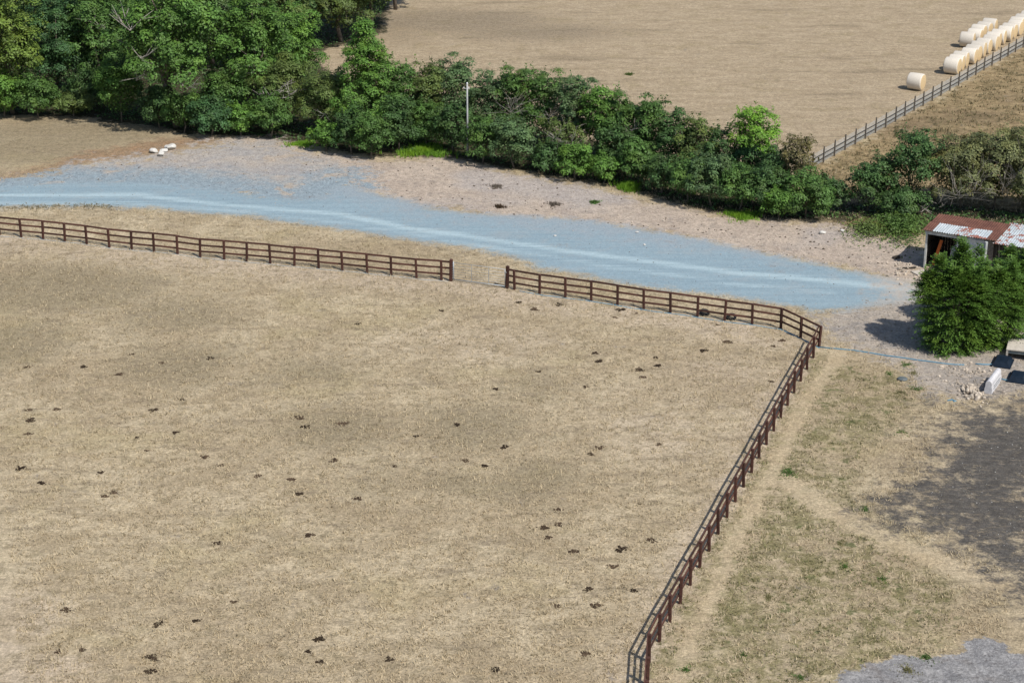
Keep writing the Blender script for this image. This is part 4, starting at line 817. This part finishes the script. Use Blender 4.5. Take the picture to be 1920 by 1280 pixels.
# loose pebbles: too many to count
def pebbles(name, zone_, n, smin, smax, mat, seed, label, sel):
    rng = np.random.default_rng(seed); px = rng.uniform(zone_[0], zone_[2], n); py = rng.uniform(zone_[1], zone_[3], n)
    W = np.array([G(a, b)[:2] for a, b in zip(px, py)]); gi = zlook(W); k = sel(gi, rng); W, gi = W[k], gi[k]; n = len(W)
    oc = np.array([(1, 0, 0), (0, 1, 0), (-1, 0, 0), (0, -1, 0), (0, 0, .8), (0, 0, -.5)]); of = np.array([(0, 1, 4), (1, 2, 4), (2, 3, 4), (3, 0, 4), (1, 0, 5), (2, 1, 5), (3, 2, 5), (0, 3, 5)])
    s = rng.uniform(smin, smax, n)*rng.random(n)**.5; a = rng.uniform(0, 6.28, n); base = oc[None]*(1+rng.normal(0, .25, (n, 6, 3)))*s[:, None, None]
    x = base[..., 0]*np.cos(a)[:, None]-base[..., 1]*np.sin(a)[:, None]; y = base[..., 0]*np.sin(a)[:, None]+base[..., 1]*np.cos(a)[:, None]
    v = np.stack([x+W[:, :1], y+W[:, 1:2], base[..., 2]+(GZ[gi]+s*.2)[:, None]], -1).reshape(-1, 3); f = (of[None]+np.arange(n)[:, None, None]*6).ravel()
    tag(link(name, np_mesh(name, v, f, 3, mat)), label, 'pebbles', kind='stuff')
pebbles('pebbles', (1540, 560, 1920, 760), 1500, .03, .09, M['stone'], 31, 'small pale pebbles scattered over the yard by the conifers', lambda g, r: (FLD['yard'][g] > .4))
pebbles('pebbles', (360, 255, 1740, 540), 2600, .03, .10, M['stone'], 32, 'small stones scattered on the dirt verge below the hedge', lambda g, r: (FLD['dirt'][g] > .5) & (FLD['road'][g] < .55))
pebbles('pebbles', (360, 255, 1740, 540), 1300, .04, .11, M['soil_clump'], 33, 'small dark clods scattered on the dirt verge', lambda g, r: (FLD['dirt'][g] > .5) & (FLD['road'][g] < .5))
pebbles('pebbles', (0, 340, 1720, 585), 1600, .015, .05, M['stone'], 36, 'small pale stones scattered over the gravel track', lambda g, r: (FLD['road'][g] > .55))
pebbles('pebbles', (0, 340, 1720, 585), 900, .015, .05, M['soil_clump'], 37, 'small dark stones scattered over the gravel track', lambda g, r: (FLD['road'][g] > .5))
pebbles('pebbles', (1660, 750, 1930, 1110), 330, .015, .045, M['whitestone'], 34, 'white specks of stone on the dark bare earth', lambda g, r: (FLD['dark'][g] > .6))
pebbles('pebbles', (0, 260, 680, 380), 420, .02, .07, M['soil_clump'], 35, 'dark clods scattered on the grey gravel verge', lambda g, r: (FLD['grey'][g] > .5) & (FLD['road'][g] < .5))

# ------------------------------------------------------------------ grass tongues, weeds
def patch(name, px, py, rx, ry, n, ln, mat, seed, label, lean=.7, wd=.03, soft=True):
    rng = np.random.default_rng(seed); p = G(px, py); a = rng.uniform(0, 6.28, n); r = (np.abs(rng.normal(0, .5, n)) if soft else np.sqrt(rng.random(n)))*(1+.3*np.sin(a*3+seed)); xy = np.column_stack([p.x+np.cos(a)*r*rx, p.y+np.sin(a)*r*ry])
    return grass_obj(name, xy, 4, ln, wd, M[mat], seed, label, lean, .05)
def leaf_patch(name, px, py, rx, ry, n, ht, mat, seed, label, size=.085):
    rng = np.random.default_rng(seed); p = G(px, py); a = rng.uniform(0, 6.28, n); r = np.abs(rng.normal(0, .52, n))*(1+.3*np.sin(a*3+seed)); xy = np.column_stack([p.x+np.cos(a)*r*rx, p.y+np.sin(a)*r*ry]); gi = zlook(xy)
    top = ht*np.clip(1.15-r*.75, .12, 1)*(1+.45*smooth_noise(xy, .9, seed)); P = np.column_stack([xy, GZ[gi]+.02+np.maximum(top, .04)*rng.random(n)**.55]); N = unit(rng.normal(0, .45, (n, 3))+np.array([0, -.1, .8]))
    v = leaf_quads(P, N, size*rng.uniform(.6, 1.4, n), rng.uniform(.45, .7, n)[:, None], rng)
    return tag(link(name, np_mesh(name, v, np.arange(len(v)), 4, M[mat], face_attr={'rnd': rng.random(n)})), label, 'weeds', kind='stuff')
patch('green_grass', 795, 285, 2.0, 1.7, 1500, .34, 'grass_green', 41, 'bright green grass tongue at the foot of the hedge')
patch('green_grass', 566, 271, 1.2, .9, 500, .2, 'grass_green', 42, 'small green grass strip left of the round light bush')
patch('green_grass', 1178, 353, .75, 1.0, 700, .42, 'grass_green', 43, 'vivid green grass clump below the hedge')
patch('green_grass', 1392, 405, 1.3, 1.1, 700, .26, 'grass_green', 44, 'yellow-green grass patch near the right end of hedge')
leaf_patch('nettle_patch', 1690, 428, 2.0, 3.4, 6500, .75, 'nettle', 45, 'green nettle patch left of the shed')
leaf_patch('nettle_patch', 1632, 433, 2.0, 2.8, 2400, .4, 'leaf_olive', 46, 'brownish weeds at the left of the nettle patch')
patch('weed_tuft', 1478, 884, .5, .9, 170, .08, 'nettle', 47, 'small bright green weed patch on the grass beside the side fence', 1.0, .025)
for i, (x, y, r_) in enumerate(sorted([(1700, 684, .35), (1712, 700, .3), (1668, 700, .2), (1690, 735, .5), (1720, 730, .4), (1690, 810, .3), (1655, 1085, .3), (1585, 1062, .3), (1575, 1020, .25), (1735, 1232, .4), (1395, 1225, .2), (1440, 1120, .25), (1500, 1270, .25), (1700, 1255, .45), (1620, 955, .3), (1285, 1255, .2)], key=lambda t: t[1])):
    patch('weed_tuft', x, y, r_*1.1, r_*1.7, int(60*r_/.3), .07, 'straw_green' if i % 3 == 1 else 'nettle', 60+i, f'{ordn[i]} green weed tuft counting downward from the conifer', 1.0, .025)
tw = [(1180, 140, .35, 'small green-brown weed tuft alone in the hay field'), (930, 350, .5, 'brown dry weed clump on the dirt verge'), (1115, 380, .35, 'green and brown weed clump near the track edge'), (1040, 384, .5, 'flat grey weed clump between two others on the verge'), (936, 388, .4, 'dark soil clump at the track edge below the brown weeds')]
for i, (x, y, r_, lb) in enumerate(tw):
    patch('weed_clump', x, y, r_, r_*1.1, 170, .16, ['leaf_olive', 'bark', 'leaf_mid', 'bark', 'dung'][i], 80+i, lb, 1.1, .03)

# ------------------------------------------------------------------ dung heaps in the paddock
DUNG = [(52, 688, 1), (156, 688, 1.2), (224, 702, 1.2), (247, 664, .7), (303, 680, 1), (394, 672, 1.2), (341, 749, 1), (287, 769, 1.1), (52, 769, 1), (106, 767, 1.1), (57, 788, 1.5), (53, 813, 1.2), (330, 811, 1), (560, 782, 1.5), (574, 800, 1.2), (641, 794, 1.6), (257, 820, .6), (275, 845, .6), (383, 855, 1.2), (414, 871, 1), (188, 886, .9), (38, 877, 1.2), (79, 904, 1.2), (213, 923, 1.2), (197, 930, 1), (483, 893, 1.1), (547, 899, 1.1), (559, 926, 1.2), (627, 863, 1.3), (580, 1002, 1.2), (408, 1018, 1), (123, 1143, 1.1), (112, 1222, 1), (155, 1218, .9), (296, 1170, 1.4), (368, 1162, 1), (285, 1233, 1.5), (283, 1258, 1.4), (438, 1127, .8), (597, 1197, 1.2), (577, 1220, .8), (600, 1240, 1), (670, 607, 1.1), (827, 583, 1), (972, 567, 1.1), (1002, 579, 1.4), (1049, 571, 1.3), (1116, 663, 1.1), (1124, 677, 1.2), (1008, 698, 1), (930, 728, .9), (1099, 724, .9), (857, 797, 1.2), (780, 817, .9), (947, 838, 1.3), (1123, 839, 1.3), (1109, 851, 1), (739, 873, .8), (872, 864, 1), (908, 874, 1), (673, 934, 1.2), (1162, 581, 1.4), (1152, 595, 1.1), (1193, 587, .7), (1345, 609, .7), (1320, 657, 1.3), (1364, 640, 1.5), (1467, 638, 1.2), (1451, 649, .8), (1228, 669, 1), (1234, 685, 1.2), (1198, 693, 1.5), (1205, 707, 1), (1447, 715, .8), (1235, 833, .9), (1047, 955, 1.1), (1021, 988, 1.2), (1047, 983, 1.1), (1029, 1007, 1), (1074, 1034, 1.2), (1165, 1028, 1.4), (1222, 1013, 1.4), (1148, 1061, 1.2), (1103, 1104, 1.4), (1188, 1107, 1), (1115, 1135, 1.3), (1043, 1136, .9), (1097, 1225, 1.1), (730, 1236, 1.1), (929, 1255, 1)]
marks = [('the metal gate', 898, 535), ('the fence bend by the track', 1520, 645), ('the near corner post of the side fence', 1217, 1241), ('the lower left picture corner', 0, 1280), ('the left edge at mid height', 0, 640), ('the middle of the paddock', 700, 880), ('the two tyres', 1345, 595), ('the middle of the lower picture edge', 800, 1280), ('the centre of the picture', 960, 700), ('the left edge two thirds down', 0, 860), ('the middle of the side fence', 1378, 941)]
near = {}
for x, y, s in DUNG:
    p = G(x, y); best = min(range(len(marks)), key=lambda i: (G(marks[i][1], marks[i][2])-p).length); near.setdefault(best, []).append(((G(marks[best][1], marks[best][2])-p).length, x, y, s))
def dung_mesh(seed):
    r = random.Random(seed); m = MB(); n = r.randint(14, 26); rad_ = [r.uniform(.08, .33) for _ in range(14)]
    m.add([(0, 0, .03)]+[(math.cos(6.283*j/14)*rad_[j], math.sin(6.283*j/14)*rad_[j], .006) for j in range(14)], [(0, 1+j, 1+(j+1) % 14) for j in range(14)])
    for i in range(n):
        big = i < 6; x = max(-.3, min(.3, r.gauss(0, .10 if big else .15))); y = max(-.28, min(.28, r.gauss(0, .10 if big else .14))); s = r.uniform(.05, .09) if big else r.uniform(.022, .05); hgt = s*r.uniform(.5, .8); k = 7
        vs = [(x+math.cos(6.283*j/k)*s*r.uniform(.75, 1.2), y+math.sin(6.283*j/k)*s*r.uniform(.75, 1.2), -.01) for j in range(k)]
        vs += [(x+math.cos(6.283*j/k)*s*.7, y+math.sin(6.283*j/k)*s*.7, hgt*r.uniform(.6, .9)) for j in range(k)]+[(x, y, hgt)]
        m.add(vs, [(j, (j+1) % k, k+(j+1) % k, k+j) for j in range(k)]+[(k+j, k+(j+1) % k, 2*k) for j in range(k)])
    return m.mesh('dung_heap', M['dung'])
dmesh = [dung_mesh(i) for i in range(12)]; tens = ordn+['seventeenth', 'eighteenth', 'nineteenth', 'twentieth', 'twenty-first', 'twenty-second', 'twenty-third', 'twenty-fourth', 'twenty-fifth', 'twenty-sixth', 'twenty-seventh', 'twenty-eighth', 'twenty-ninth', 'thirtieth']
di = 0
for b, lst in near.items():
    for r_, (d, x, y, s) in enumerate(sorted(lst)):
        p = G(x, y); sz = 'small' if s < .95 else ('large' if s > 1.35 else 'dark'); rk = 'nearest to' if r_ == 0 else tens[r_]+' nearest to'
        o = link('dung_heap', dmesh[di % 12], None, (p.x, p.y, ground_z(p.x, p.y)), (0, 0, di*2.3), (s*.88, s*.76, .8)); di += 1
        tag(o, f'{sz} dung heap, {rk} {marks[b][0]}', 'dung heap', 'dung heaps in the paddock')
